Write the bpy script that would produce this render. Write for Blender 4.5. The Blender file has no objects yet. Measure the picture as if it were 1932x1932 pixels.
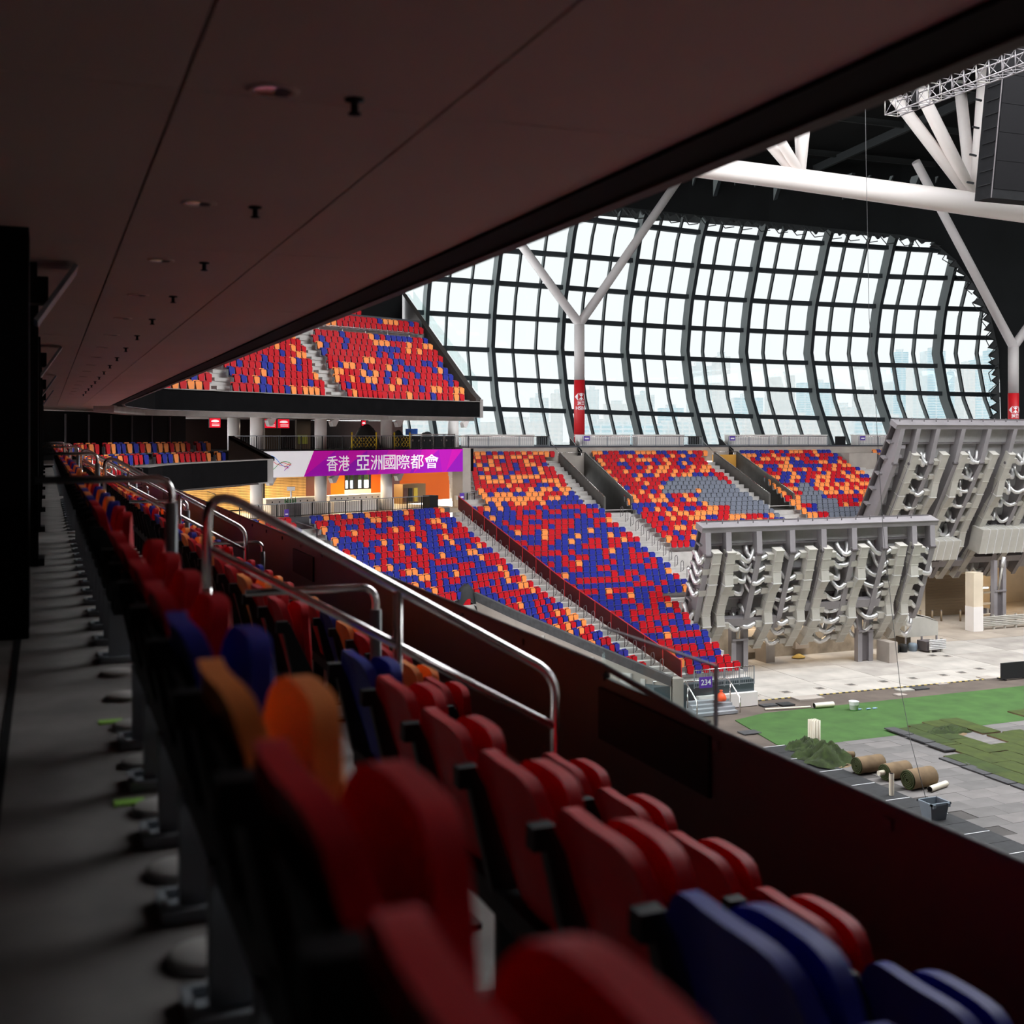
import bpy, math, random
from mathutils import Vector as V, Matrix
random.seed(11)
sc = bpy.context.scene
col = sc.collection
# ------------------------------------------------------------------ camera
F, HY, CX, CZ = 2254.0, 822.0, 966.0, 15.0      # focal length (px of 1932), horizon row, centre column, eye height over the pitch
TH = math.atan(881.0 / F); S, C = math.sin(TH), math.cos(TH)
cam = bpy.data.cameras.new('camera'); cam_o = bpy.data.objects.new('camera', cam); col.objects.link(cam_o)
cam.sensor_fit = 'HORIZONTAL'; cam.sensor_width = 24.0; cam.lens = 24.0 * F / 1932.0
cam.shift_y = -(966.0 - HY) / 1932.0
cam_o.location = (0, 0, CZ); cam_o.rotation_euler = (math.pi / 2, 0, -TH)
cam.clip_start = 0.05; cam.clip_end = 6000
cam.dof.use_dof = True; cam.dof.focus_distance = 75.0; cam.dof.aperture_fstop = 1.7
sc.camera = cam_o
# ------------------------------------------------------------------ overcast sky and exposure
w = bpy.data.worlds.new('overcast_sky'); sc.world = w; w.use_nodes = True
bg = w.node_tree.nodes['Background']
bg.inputs[0].default_value = (0.955, 0.975, 1.0, 1); bg.inputs[1].default_value = 8.8
sc.view_settings.view_transform = 'Standard'; sc.view_settings.look = 'None'
sc.view_settings.exposure = 0.0; sc.view_settings.gamma = 1.0; sc.view_settings.use_curve_mapping = False
try:
    sc.cycles.max_bounces = 8; sc.cycles.diffuse_bounces = 4; sc.cycles.transparent_max_bounces = 16
    sc.cycles.sample_clamp_indirect = 6.0; sc.cycles.caustics_reflective = False; sc.cycles.caustics_refractive = False
    sc.cycles.use_denoising = True
except Exception: pass

# ------------------------------------------------------------------ geometry helpers
def ray(px, py):
    r = (px - CX) / F
    return V((S + r * C, C - r * S, (HY - py) / F))
def atZ(px, py, Z):
    d = ray(px, py) * Z; d.z += CZ; return d
def atY(px, py, Y):
    d = ray(px, py); d = d * (Y / d.y); d.z += CZ; return d
def atX(px, py, X):
    d = ray(px, py); d = d * (X / d.x); d.z += CZ; return d
def atH(px, py, z):
    d = ray(px, py); d = d * ((z - CZ) / d.z); d.z += CZ; return d
def proj(p):
    Z = S * p[0] + C * p[1]; xc = C * p[0] - S * p[1]
    return CX + F * xc / Z, HY - F * (p[2] - CZ) / Z
def lerp(a, b, t): return a + (b - a) * t
def pw(x, pts):
    if x <= pts[0][0]:
        (x0, y0), (x1, y1) = pts[0], pts[1]
    else:
        for i in range(len(pts) - 1):
            (x0, y0), (x1, y1) = pts[i], pts[i + 1]
            if x <= x1: break
    return y0 + (y1 - y0) * (x - x0) / (x1 - x0)

ORG = {}
class MB:
    """collects polygons and links them as ONE mesh object"""
    def __init__(s):
        s.v = []; s.f = []; s.m = []; s.s = []; s.mi = 0
    def add(s, vs, fs, smooth=False):
        b = len(s.v); s.v += [V(p) for p in vs]
        for f in fs:
            s.f.append([b + i for i in f]); s.m.append(s.mi); s.s.append(smooth)
        return s
    def obox(s, c, ax, ay, az):
        c, ax, ay, az = V(c), V(ax), V(ay), V(az)
        vs = [c + ax * i + ay * j + az * k for k in (-1, 1) for j in (-1, 1) for i in (-1, 1)]
        return s.add(vs, [(0, 2, 3, 1), (4, 5, 7, 6), (0, 1, 5, 4), (2, 6, 7, 3), (0, 4, 6, 2), (1, 3, 7, 5)])
    def box(s, x0, x1, y0, y1, z0, z1):
        return s.obox(((x0 + x1) / 2, (y0 + y1) / 2, (z0 + z1) / 2), ((x1 - x0) / 2, 0, 0), (0, (y1 - y0) / 2, 0), (0, 0, (z1 - z0) / 2))
    def beam(s, p, q, wd, ht, up=(0, 0, 1)):
        p, q = V(p), V(q); d = q - p; up = V(up)
        a = d.cross(up)
        if a.length < 1e-6: a = d.cross(V((1, 0, 0)))
        a.normalize(); b = a.cross(d).normalized()
        return s.obox((p + q) / 2, d / 2, a * (wd / 2), b * (ht / 2))
    def prism(s, poly, vec):
        n = len(poly); vec = V(vec); vs = [V(p) for p in poly] + [V(p) + vec for p in poly]
        fs = [tuple(range(n - 1, -1, -1)), tuple(range(n, 2 * n))] + [(i, (i + 1) % n, n + (i + 1) % n, n + i) for i in range(n)]
        return s.add(vs, fs)
    def tube(s, pts, r, n=8, caps=True):
        pts = [V(p) for p in pts]; m = len(pts); rs = r if isinstance(r, (list, tuple)) else [r] * m
        vs = []; prev = None
        for i, p in enumerate(pts):
            d = (pts[min(i + 1, m - 1)] - pts[max(i - 1, 0)]).normalized()
            if prev is None:
                a = d.cross(V((0, 0, 1)))
                if a.length < 1e-4: a = d.cross(V((1, 0, 0)))
            else:
                a = prev - d * prev.dot(d)
            a.normalize(); prev = a; b = d.cross(a)
            vs += [p + (a * math.cos(2 * math.pi * k / n) + b * math.sin(2 * math.pi * k / n)) * rs[i] for k in range(n)]
        fs = [(i * n + k, i * n + (k + 1) % n, (i + 1) * n + (k + 1) % n, (i + 1) * n + k) for i in range(m - 1) for k in range(n)]
        s.add(vs, fs, True)
        if caps:
            b = len(s.v) - len(vs)
            for f in (list(range(n - 1, -1, -1)), [(m - 1) * n + k for k in range(n)]):
                s.f.append([b + i for i in f]); s.m.append(s.mi); s.s.append(False)
        return s
    def grid(s, pts, smooth=True):
        """pts: rows of points"""
        nr, nc = len(pts), len(pts[0])
        return s.add([p for row in pts for p in row], [(i * nc + j, i * nc + j + 1, (i + 1) * nc + j + 1, (i + 1) * nc + j) for i in range(nr - 1) for j in range(nc - 1)], smooth)
    def lathe(s, c, prof, n=16, axis=(0, 0, 1)):
        c = V(c); z = V(axis).normalized(); x = z.cross(V((0, 1, 0)))
        if x.length < 1e-4: x = V((1, 0, 0))
        x.normalize(); y = z.cross(x)
        vs = [c + z * h + (x * math.cos(2 * math.pi * k / n) + y * math.sin(2 * math.pi * k / n)) * r for r, h in prof for k in range(n)]
        m = len(prof)
        return s.add(vs, [(i * n + k, i * n + (k + 1) % n, (i + 1) * n + (k + 1) % n, (i + 1) * n + k) for i in range(m - 1) for k in range(n)], True)
    def build(s, name, mats, parent=None, origin=None):
        if not isinstance(mats, (list, tuple)): mats = [mats]
        lo = V((min(p.x for p in s.v), min(p.y for p in s.v), min(p.z for p in s.v)))
        hi = V((max(p.x for p in s.v), max(p.y for p in s.v), max(p.z for p in s.v)))
        o = V(origin) if origin is not None else V(((lo.x + hi.x) / 2, (lo.y + hi.y) / 2, lo.z))
        me = bpy.data.meshes.new(name); me.from_pydata([p - o for p in s.v], [], s.f)
        for m in mats: me.materials.append(m)
        me.polygons.foreach_set('material_index', s.m); me.polygons.foreach_set('use_smooth', s.s); me.update()
        ob = bpy.data.objects.new(name, me); col.objects.link(ob)
        if parent is not None:
            ob.parent = parent; ob.location = o - ORG[parent.name]
        else: ob.location = o
        ORG[ob.name] = o
        return ob
def tag(o, label=None, cat=None, group=None, kind=None):
    if label: o['label'] = label
    if cat: o['category'] = cat
    if group: o['group'] = group
    if kind: o['kind'] = kind
    return o
def thing(name, label, cat, loc, group=None, rz=0):
    o = bpy.data.objects.new(name, None); col.objects.link(o); o.location = loc; o.rotation_euler = (0, 0, rz)
    o.empty_display_size = .1; ORG[o.name] = V(loc)
    return tag(o, label, cat, group)
def struct(o): o['kind'] = 'structure'; return o
def link_copy(src, parent, loc=None):
    c = src.copy(); col.objects.link(c); c.parent = parent
    if loc is not None: c.location = loc
    return c
ORD = ['first', 'second', 'third', 'fourth', 'fifth', 'sixth', 'seventh', 'eighth', 'ninth', 'tenth', 'eleventh', 'twelfth', 'thirteenth', 'fourteenth', 'fifteenth', 'sixteenth', 'seventeenth', 'eighteenth', 'nineteenth', 'twentieth'] + ['twenty-' + x for x in ('first', 'second', 'third', 'fourth', 'fifth', 'sixth', 'seventh', 'eighth', 'ninth')] + ['thirtieth'] + ['thirty-' + x for x in ('first', 'second', 'third', 'fourth', 'fifth', 'sixth', 'seventh', 'eighth', 'ninth')]

# ------------------------------------------------------------------ materials
def mat(name, c, rough=.6, metal=0., var=0., scale=4., bump=0., emit=0., spec=.5, stretch=None):
    m = bpy.data.materials.new(name); m.use_nodes = True; nt = m.node_tree; N = nt.nodes
    b = N['Principled BSDF']; b.inputs['Base Color'].default_value = (*c, 1); b.inputs['Roughness'].default_value = rough
    b.inputs['Metallic'].default_value = metal; b.inputs['Specular IOR Level'].default_value = spec
    if emit:
        b.inputs['Emission Color'].default_value = (*c, 1); b.inputs['Emission Strength'].default_value = emit
    if var or bump:
        tc = N.new('ShaderNodeTexCoord'); nz = N.new('ShaderNodeTexNoise'); nz.inputs['Scale'].default_value = scale; nz.inputs['Detail'].default_value = 5
        src = tc.outputs['Object']
        if stretch:
            mp = N.new('ShaderNodeMapping'); mp.inputs['Scale'].default_value = stretch; nt.links.new(src, mp.inputs[0]); src = mp.outputs[0]
        nt.links.new(src, nz.inputs['Vector'])
        if var:
            rp = N.new('ShaderNodeValToRGB'); rp.color_ramp.elements[0].position = .3; rp.color_ramp.elements[1].position = .72
            rp.color_ramp.elements[0].color = (*[x * (1 - var) for x in c], 1); rp.color_ramp.elements[1].color = (*[min(1, x * (1 + var * .6)) for x in c], 1)
            nt.links.new(nz.outputs['Fac'], rp.inputs[0]); nt.links.new(rp.outputs[0], b.inputs['Base Color'])
        if bump:
            bp = N.new('ShaderNodeBump'); bp.inputs['Strength'].default_value = bump; bp.inputs['Distance'].default_value = .02
            nt.links.new(nz.outputs['Fac'], bp.inputs['Height']); nt.links.new(bp.outputs[0], b.inputs['Normal'])
    return m
def glass_mat(name, tint, gloss=.06):
    m = bpy.data.materials.new(name); m.use_nodes = True; nt = m.node_tree; N = nt.nodes
    N.remove(N['Principled BSDF']); out = N['Material Output']
    t = N.new('ShaderNodeBsdfTransparent'); t.inputs[0].default_value = (*tint, 1)
    g = N.new('ShaderNodeBsdfGlossy'); g.inputs['Roughness'].default_value = .03; g.inputs[0].default_value = (.8, .9, .9, 1)
    mx = N.new('ShaderNodeMixShader'); mx.inputs[0].default_value = gloss; nt.links.new(t.outputs[0], mx.inputs[1]); nt.links.new(g.outputs[0], mx.inputs[2])
    nt.links.new(mx.outputs[0], out.inputs[0]); return m
M = {}
M['red'] = mat('seat_red_plastic', (.52, .008, .016), .5, spec=.16)
M['blue'] = mat('seat_blue_plastic', (.022, .030, .28), .5, spec=.16)
M['orange'] = mat('seat_orange_plastic', (.95, .29, .075), .5, spec=.16)
M['grey'] = mat('seat_grey_plastic', (.17, .185, .23), .5, spec=.2)
M['black'] = mat('black_plastic', (.010, .010, .011), .55, spec=.2)
M['steel_grey'] = mat('painted_grey_steel', (.25, .27, .29), .5)
M['chrome'] = mat('brushed_steel_rail', (.88, .84, .82), .24, 1.)
M['walk'] = mat('walkway_concrete', (.20, .182, .172), .75, 0, .28, 3.5, .25)
M['concrete'] = mat('terrace_concrete', (.50, .475, .45), .85, 0, .18, 1.5, .2)
M['wallconc'] = mat('fair_faced_concrete', (.38, .335, .295), .85, 0, .15, .8, .15)
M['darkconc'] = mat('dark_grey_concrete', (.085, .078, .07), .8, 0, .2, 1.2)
M['apron'] = mat('apron_concrete', (.38, .345, .31), .9, 0, .30, .5, .2)
M['ceil'] = mat('ceiling_board', (.76, .61, .54), .75, 0, .05, .6)
M['tread'] = mat('row_tread_concrete', (.26, .235, .22), .8, 0, .25, 3., .2)
M['brown'] = mat('dark_brown_panel', (.088, .068, .060), .45, 0, .15, .7, .02)
M['darkwall'] = mat('black_wall', (.008, .008, .0085), .8, spec=.1)
M['fascia'] = mat('black_fascia', (.004, .0038, .0042), .85, 0, .3, 2., spec=.04)
M['fasciaedge'] = mat('grey_edge', (.22, .20, .19), .7)
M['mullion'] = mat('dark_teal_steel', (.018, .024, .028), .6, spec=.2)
M['rib'] = mat('teal_steel_lit_side', (.16, .185, .185), .6)  # sides of ribs and mullions, window light painted into the tone
M['glass'] = glass_mat('tinted_facade_glass', (.346, .3535, .3525), .03)
M['clear'] = glass_mat('balustrade_glass', (.90, .95, .94), .03)
M['white'] = mat('white_paint', (.80, .76, .73), .5, 0, .03, 1.)
M['tubewhite'] = mat('white_steel_tube', (.84, .78, .75), .4)
M['colgrey'] = mat('grey_white_column', (.52, .49, .48), .55)
M['redband'] = mat('red_wrap', (.52, .006, .012), .5)
M['printwhite'] = mat('white_print', (.82, .82, .84), .6)
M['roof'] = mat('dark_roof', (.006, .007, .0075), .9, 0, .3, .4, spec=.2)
M['galv'] = mat('galvanised_sheet', (.48, .46, .415), .5, .15, .1, 1.2)
M['galvbright'] = mat('bright_sheet', (.74, .74, .74), .35, .4, .08, 1.)
M['foil'] = mat('foil_flexible_duct', (.72, .71, .70), .30, .65, 0, 14, .9)
M['steel'] = mat('primed_steel', (.27, .25, .26), .55, .15, .12, 1.)
M['steeldark'] = mat('shop_primed_dark', (.12, .105, .11), .6, .1, .15, 1.)
M['plate'] = mat('stand_underside_plate', (.46, .45, .45), .55, .2, .18, .9)
M['green'] = mat('artificial_turf', (.045, .112, .022), .95, 0, .22, .9, .5)
M['sod'] = mat('natural_sod', (.044, .064, .007), .95, 0, .4, 1.4, .8)
M['sod2'] = mat('natural_sod_dark', (.032, .053, .006), .95, 0, .4, 1.4, .8)
M['soil'] = mat('sod_backing', (.20, .135, .075), .95, 0, .25, 2., .4)
M['dirt'] = mat('brown_track', (.115, .09, .074), .95, 0, .25, .8, .3)
M['paver'] = mat('grey_paver', (.155, .145, .141), .9, 0, .16, .9, .2)
M['paverjoint'] = mat('paver_joint', (.07, .064, .06), .95, 0, .2, 1.)
M['mat_black'] = mat('black_rubber_mat', (.018, .019, .021), .8, 0, .3, 3.)
M['mat_grey'] = mat('charcoal_board', (.055, .055, .058), .8, 0, .3, 3.)
M['pvc'] = mat('cream_pvc', (.74, .68, .55), .45)
M['net'] = None
M['orangewall'] = mat('orange_wall', (.62, .105, .004), .7, spec=.15)
M['wood'] = mat('bamboo_slats', (.50, .31, .11), .55, 0, .35, 3., 0, stretch=(1, 1, 14))
M['cream'] = mat('cream_plaster', (.70, .60, .46), .8, 0, .1, .8)
M['purple'] = mat('purple_sign', (.10, .035, .36), .5)
M['binblue'] = mat('grey_blue_bin', (.16, .20, .24), .5)
M['yellow'] = mat('yellow_plastic', (.72, .52, .02), .5)
M['tarp'] = mat('black_tarpaulin', (.01, .01, .011), .75)
M['binorange'] = mat('orange_bag', (.78, .09, .02), .5)
M['lime'] = mat('lime_marker', (.32, .62, .10), .5)
M['wire'] = mat('dark_cable', (.02, .02, .02), .6)
M['screen'] = mat('black_display', (.004, .0036, .0045), .7, 0, .2, 6., spec=.1)
M['vent'] = mat('pale_vent_cap', (.42, .40, .38), .6)
# ================================================================== NEAR STAND (the shaded suite level the picture is taken from)
Z1, Z2, Z3 = CZ - 1.15, CZ - 1.66, CZ - 2.17           # floors of the three near rows
ZC = CZ + 1.18                                          # soffit
XW = 2.95                                               # parapet
YE = 50.0                                               # where the straight part ends
def off_path(path, d):
    """offset a plan polyline to its left by d"""
    out = []
    for i, p in enumerate(path):
        a = path[max(i - 1, 0)]; b = path[min(i + 1, len(path) - 1)]
        t = V((b[0] - a[0], b[1] - a[1], 0)).normalized(); n = V((-t.y, t.x, 0))
        k = 1.0
        if 0 < i < len(path) - 1:
            t1 = V((p[0] - a[0], p[1] - a[1], 0)).normalized(); k = 1 / max(.5, n.dot(V((-t1.y, t1.x, 0))))
        out.append(V((p[0], p[1], 0)) + n * d * k)
    return out
def band(mb, path, d0, d1, z0, z1):
    a, b = off_path(path, d0), off_path(path, d1)
    for i in range(len(path) - 1):
        q = [a[i], a[i + 1], b[i + 1], b[i]]
        mb.prism([V((p.x, p.y, z0)) for p in q], (0, 0, z1 - z0))
def sample(path, step, start=0.):
    """points and left-normals along a polyline"""
    out = []; s = start
    for i in range(len(path) - 1):
        a, b = V(path[i]), V(path[i + 1]); a.z = b.z = 0; L = (b - a).length; t = (b - a) / L
        while s < L:
            out.append((a + t * s, V((-t.y, t.x, 0)))); s += step
        s -= L
    return out
SUITE = [(XW, -3, 0), (XW, 46, 0), (3.25, 50, 0), (4.1, 53.2, 0), (5.7, 56.4, 0), (10.5, 63.5, 0)]
m = MB(); m.box(-.75, .62, -3, 50, Z1 - .6, Z1); fl = struct(m.build('floor', M['walk']))
tag(fl, 'dark concrete walkway behind the back row of seats', 'floor')
m = MB(); band(m, SUITE, 0, 1.43, Z3 - .4, Z3); struct(tag(m.build('floor_row_lowest', M['tread']), 'concrete tread of the row beside the brown parapet', 'floor'))
m = MB(); band(m, SUITE, 1.43, 2.33, Z3 - .4, Z2); struct(tag(m.build('floor_row_middle', M['tread']), 'concrete tread of the middle row', 'floor'))
m = MB(); band(m, SUITE[1:], 2.33, 6.5, Z3 - .4, Z1); struct(tag(m.build('floor_corner', M['walk']), 'concrete floor behind the seats at the far corner', 'floor'))
m = MB(); m.box(-.155, -.125, -3, 50, Z1 - .01, Z1 + .004); struct(tag(m.build('trim_drain', M['darkwall']), 'narrow dark drain slot along the walkway', 'drain'))
# parapet wall
par = thing('wall_parapet', 'dark brown parapet in front of the nearest seats', 'wall', (XW, 0, Z3 - .3)); par['kind'] = 'structure'
PN = [(XW, -3, 0), (XW, 5.0, 0)]; PG = [(XW, 5.0, 0), (XW, 6.1, 0)]; PF = [(XW, 6.1, 0)] + SUITE[1:]
for pth_, zt_ in ((PN, 1.40), (PG, 1.37), (PF, 1.31)):
    m = MB(); band(m, pth_, -.03, 0, Z3 - .25, CZ - zt_); m.build('parapet_panel', M['brown'], par)
m = MB()
a = [(V((XW + .015, -3, 0)), 1.40), (V((XW + .015, 4.9, 0)), 1.40), (V((XW + .015, 6.2, 0)), 1.31)] + [(p, 1.31) for p in off_path(SUITE, -.015)[1:]]
m.tube([V((p.x, p.y, CZ - q)) for p, q in a], .018, 8); m.build('coping_rail', M['steeldark'], par)
m = MB(); band(m, SUITE[2:], -.62, -.1, CZ - 2.42, CZ - 1.27); m.build('corner_fascia', M['fascia'], par)
m = MB(); band(m, SUITE[2:], -.68, 0.02, CZ - 1.275, CZ - 1.235); m.build('corner_coping', M['fasciaedge'], par)
for j in range(40):
    y = 1.2 + j * 1.23
    if y > 46: break
    m = MB(); m.box(XW - .014, XW, y - .025, y + .025, CZ - (1.475 if y < 5 else 1.385), CZ - (1.435 if y < 5 else 1.345)); m.build('glass_clamp', M['steeldark'], par)
# left wall, columns
m = MB(); m.box(-2.2, -.75, -3, 46.5, Z1 - 1, ZC + .5); struct(tag(m.build('wall_left', M['darkwall']), 'black rear wall along the walkway', 'wall'))
m = MB(); m.box(-2.2, 3.1, -3.3, -3, Z3 - 1, ZC + .5); struct(tag(m.build('wall_back', M['darkwall']), 'black wall behind the camera', 'wall'))  # unseen end wall, added to shut out sky light from behind
for j, y in enumerate((7.3, 11.3, 15.3, 19.3, 23.3, 27.3, 31.3, 35.3, 39.3, 43.3)):
    t = thing('wall_column', 'black wall pier beside the walkway, %s along from the camera' % ORD[j], 'column', (-.4, y, Z1), 'black piers along the walkway')
    x1 = (-.085, -.055, -.05, -.045)[min(j, 3)]
    MB().box(-.8, x1, y, y + .45, Z1, ZC).build('shaft', M['darkwall'], t)
    if j: MB().box(-.8, x1 + .05, y + .05, y + .4, Z1, Z1 + .06).build('plinth', M['black'], t)
# soffit of the upper tier
UP = [V((2.64, -3, 0)), V((2.64, 46, 0)), V((2.95, 50, 0))] + [V((p.x, p.y, 0)) for p in (atZ(290, 773.5, 53.9), atZ(480, 777.5, 59.5), atZ(743, 785, 70.4), atZ(906, 787.8, 75.8))]
UEND = UP[-1]
cl = thing('ceiling', 'brown-grey board soffit under the upper tier', 'ceiling', (1, 20, ZC)); cl['kind'] = 'structure'
m = MB(); poly = [V((-2.2, -3, ZC + .03))] + [V((p.x, p.y, ZC + .03)) for p in UP] + [V((UEND.x, UEND.y + 22, ZC + .03)), V((-2.2, UEND.y + 22, ZC + .03))]
m.prism(poly, (0, 0, .5)); m.build('slab', M['roof'], cl)
xs = [(-.85, .425), (.437, 1.345), (1.357, 2.375)]
L = 3.6
for k in range(15):
    y0 = -3 + k * L
    for (x0, x1) in xs:
        MB().box(x0, x1, y0 + .004, y0 + L - .004, ZC, ZC + .028).build('ceiling_panel', M['ceil'], cl)
m = MB(); q = [V((p.x, p.y, ZC)) for p in UP[2:]]; m.prism([V((-.85, 51.01, ZC))] + [V((2.37, 51.01, ZC))] + [p + V((-.3, .1, 0)) for p in q[1:]] + [V((UEND.x - .3, UEND.y + 18, ZC)), V((-.85, UEND.y + 18, ZC))], (0, 0, .028)); m.build('corner_panel', M['ceil'], cl)
m = MB(); band(m, UP[:3], .0, .265, ZC - .02, ZC + .4); m.build('edge_beam', M['darkwall'], cl)
m = MB(); band(m, UP[:3], -.05, .03, ZC - .035, ZC + .02); m.build('edge_lip', mat('edge_lip_brown', (.05, .034, .030), .6), cl)
# upper tier fascia (parapet band facing the pitch)
uf = thing('upper_tier_fascia', 'black curved front band of the upper tier with grey edges', 'fascia', (UEND.x, UEND.y, ZC)); uf['kind'] = 'structure'
m = MB(); band(m, UP, -.06, .25, ZC, CZ + 2.13); m.build('front_band', M['fascia'], uf)
m = MB(); band(m, UP[1:], -.12, .3, CZ + 2.13, CZ + 2.17); m.build('top_edge', M['fasciaedge'], uf)
m = MB(); band(m, UP[2:], -.08, .2, ZC - .02, ZC); m.build('bottom_edge', M['steeldark'], uf)
m = MB(); m.box(UEND.x - .05, UEND.x + .16, UEND.y - .1, UEND.y + .5, ZC - .04, CZ + 2.3); m.build('end_cap', M['fasciaedge'], uf)
# glazed rear wall at the corner of the suite level
cb_ = thing('wall_corner_rear', 'black glazed rear wall behind the corner seats', 'wall', (0, 52, Z1)); cb_['kind'] = 'structure'
CP = [V((-3.4, 44, 0)), V((-3.2, 50, 0)), V((-2.2, 55, 0)), V((-.4, 59.5, 0)), V((5.4, 67.5, 0)), V((7.5, 70.5, 0))]
m = MB(); band(m, CP, 0, .25, Z1 - .5, ZC + .1); m.build('wall_face', M['darkwall'], cb_)
m = MB(); m.box(-3.6, -.7, 46.5, 46.9, Z1 - 1, ZC + .4); m.build('return_wall', M['darkwall'], cb_)
for q, nn in sample(CP, 1.9, 1.0):
    a = q - nn * .06; t_ = V((nn.y, -nn.x, 0))
    MB().obox(V((a.x, a.y, Z1 + 1.1)), t_ * .03, nn * .04, (0, 0, 1.1)).build('glazing_bar', M['steeldark'], cb_)
# rest of the bowl, unseen: added to close the stadium and cut low light
bowl = mat('seating_slope', (.13, .09, .085), .8, 0, .5, .5)
def slope(pts, vec, nm, lb_): struct(tag(MB().prism(pts, vec).build(nm, bowl), lb_, 'stand'))
slope([(104, -70, 0), (104, -70, 3), (132, -70, 16), (134, -70, 17), (134, -70, 20), (164, -70, 38), (164, -70, 44), (168, -70, 44), (168, -70, 0)], (0, 170, 0), 'wall_opposite_stand', 'opposite side stand across the pitch')
slope([(-40, -62, 0), (-40, -62, 3), (-40, -90, 16), (-40, -92, 20), (-40, -118, 38), (-40, -118, 44), (-40, -122, 44), (-40, -122, 0)], (210, 0, 0), 'wall_rear_stand', 'end stand behind the camera')
slope([(2.6, -62, 17.2), (-27, -62, 36), (-27, -62, 44), (-30, -62, 44), (-30, -62, 16.7), (2.6, -62, 16.7)], (0, 98, 0), 'wall_upper_tier_near', 'upper tier above the camera')
slope([(3.4, -62, 10.6), (26, -62, 1.2), (26, -62, 0), (3.4, -62, 0)], (0, 100, 0), 'wall_lower_tier_near', 'lower tier below the parapet')
# downlights and sprinklers
lens = mat('lamp_reflector', (.75, .72, .62), .15, .9)
for j in range(16):
    y = 4.1 + 2.12 * j
    d = thing('downlight', 'unlit recessed round downlight in the soffit, %s from the camera' % ORD[j], 'downlight', (.725, y, ZC - .012), 'downlights in the soffit')
    MB().lathe((.725, y, ZC), [(.066, -.001), (.070, -.008), (.084, -.010), (.090, -.002), (.091, .004)], 20).build('rim', M['ceil'], d)
    MB().lathe((.725, y, ZC), [(.0, -.003), (.04, -.003), (.067, -.006)], 20).build('reflector', lens, d)
    MB().box(.732, .782, y - .04, y + .04, ZC - .007, ZC - .002).build('lamp_shield', M['black'], d)
    s = thing('sprinkler', 'small dark sprinkler head hanging from the soffit, %s from the camera' % ORD[j], 'sprinkler', (1.01, y, ZC - .06), 'sprinkler heads in the soffit')
    MB().lathe((1.01, y, ZC), [(.035, 0), (.035, -.008), (.014, -.012), (.014, -.05)], 10).build('body', M['black'], s)
    MB().lathe((1.01, y, ZC), [(.0, -.058), (.024, -.056), (.024, -.05), (.0, -.049)], 10).build('deflector', M['black'], s)
# ceiling hung displays seen edge on
for j, y in enumerate((8.6, 16.6, 24.6, 32.6)):
    d = thing('ceiling_display', 'thin tilted display panel hung by the black piers, %s from the camera' % ORD[j], 'display', (.05, y, ZC - .4), 'displays hung along the walkway')
    MB().prism([(-.07, y - .02, ZC - .40), (-.045, y - .02, ZC - .415), (.21, y - .02, ZC - .03), (.185, y - .02, ZC - .015)], (0, .5, 0)).build('panel', M['steel_grey'], d)
    MB().box(-.3, .02, y + .1, y + .3, ZC - .28, ZC - .1).box(-.1, -.05, y + .15, y + .25, ZC - .1, ZC).build('bracket', M['black'], d)

# ------------------------------------------------------------------ folding seats
def shell(x0, x1, z0, z1, w0, w1, rnd, curve, th, nu=12, nv=6, low=0.):
    """rounded, slightly dished panel; x leans from x0 (bottom) to x1 (top)"""
    m = MB(); fr = []; bk = []
    for j in range(nv + 1):
        a = []; b = []
        for i in range(nu + 1):
            u = -1 + 2 * i / nu
            zt = z1 - rnd * abs(u) ** 5.0; zb = z0 + low * abs(u) ** 3
            t = j / nv; z = zb + (zt - zb) * t
            wd = lerp(w0, w1, min(1, t * 1.6)); y = u * wd / 2
            x = lerp(x0, x1, t) + curve * u * u
            lip = .012 if j == nv else 0
            a.append(V((x + th, y, z))); b.append(V((x - lip, y, z)))
        fr.append(a); bk.append(b)
    m.grid([list(r) for r in fr]); m.grid([list(reversed(r)) for r in bk])
    def rim(p, q): m.grid([p, q])
    rim(bk[-1], fr[-1]); rim(fr[0], bk[0])
    rim([r[0] for r in bk], [r[0] for r in fr]); rim([r[-1] for r in fr], [r[-1] for r in bk])
    return m
def seat_mesh(mb, name, mt, zero=(0, 0, 0)):
    o = mb.build(name, mt, None, zero); me = o.data; bpy.data.objects.remove(o); return me
COLS = ('red', 'blue', 'orange', 'grey')
NB = {c: seat_mesh(shell(-.02, -.125, .36, .79, .44, .475, .085, .03, .028), 'backrest_mesh', M[c]) for c in COLS}
NP = {c: seat_mesh(shell(.05, .025, .31, .755, .40, .44, .11, -.025, .03, low=.05), 'seat_pan_mesh', M[c]) for c in COLS}
def stan_mesh(leg):
    m = MB()
    m.prism([(-.03, .255, .28), (.07, .255, .28), (.05, .255, .40), (-.085, .255, .69), (-.13, .255, .69), (-.05, .255, .34)], (0, .05, 0))
    m.box(-.155, -.095, .254, .306, .645, .705)
    if leg: m.box(-.03, .05, .262, .298, .0, .30); m.box(-.09, .11, .23, .33, 0, .02)
    return m
NS_ = seat_mesh(stan_mesh(False), 'stanchion_mesh', M['black'])
NSL = seat_mesh(stan_mesh(True), 'stanchion_leg_mesh', M['black'])
NBEAM = seat_mesh(MB().box(-.045, .035, -.28, .28, .27, .345), 'beam_mesh', M['black'])
NCOV = seat_mesh(shell(-.052, -.118, .36, .70, .36, .36, .06, .03, .012, 6, 4), 'back_cover_mesh', M['black'])
pm = MB(); pm.box(-.058, .058, -.024, .024, .02, .30)
NPED = seat_mesh(pm, 'pedestal_mesh', M['steel_grey'])
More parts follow.
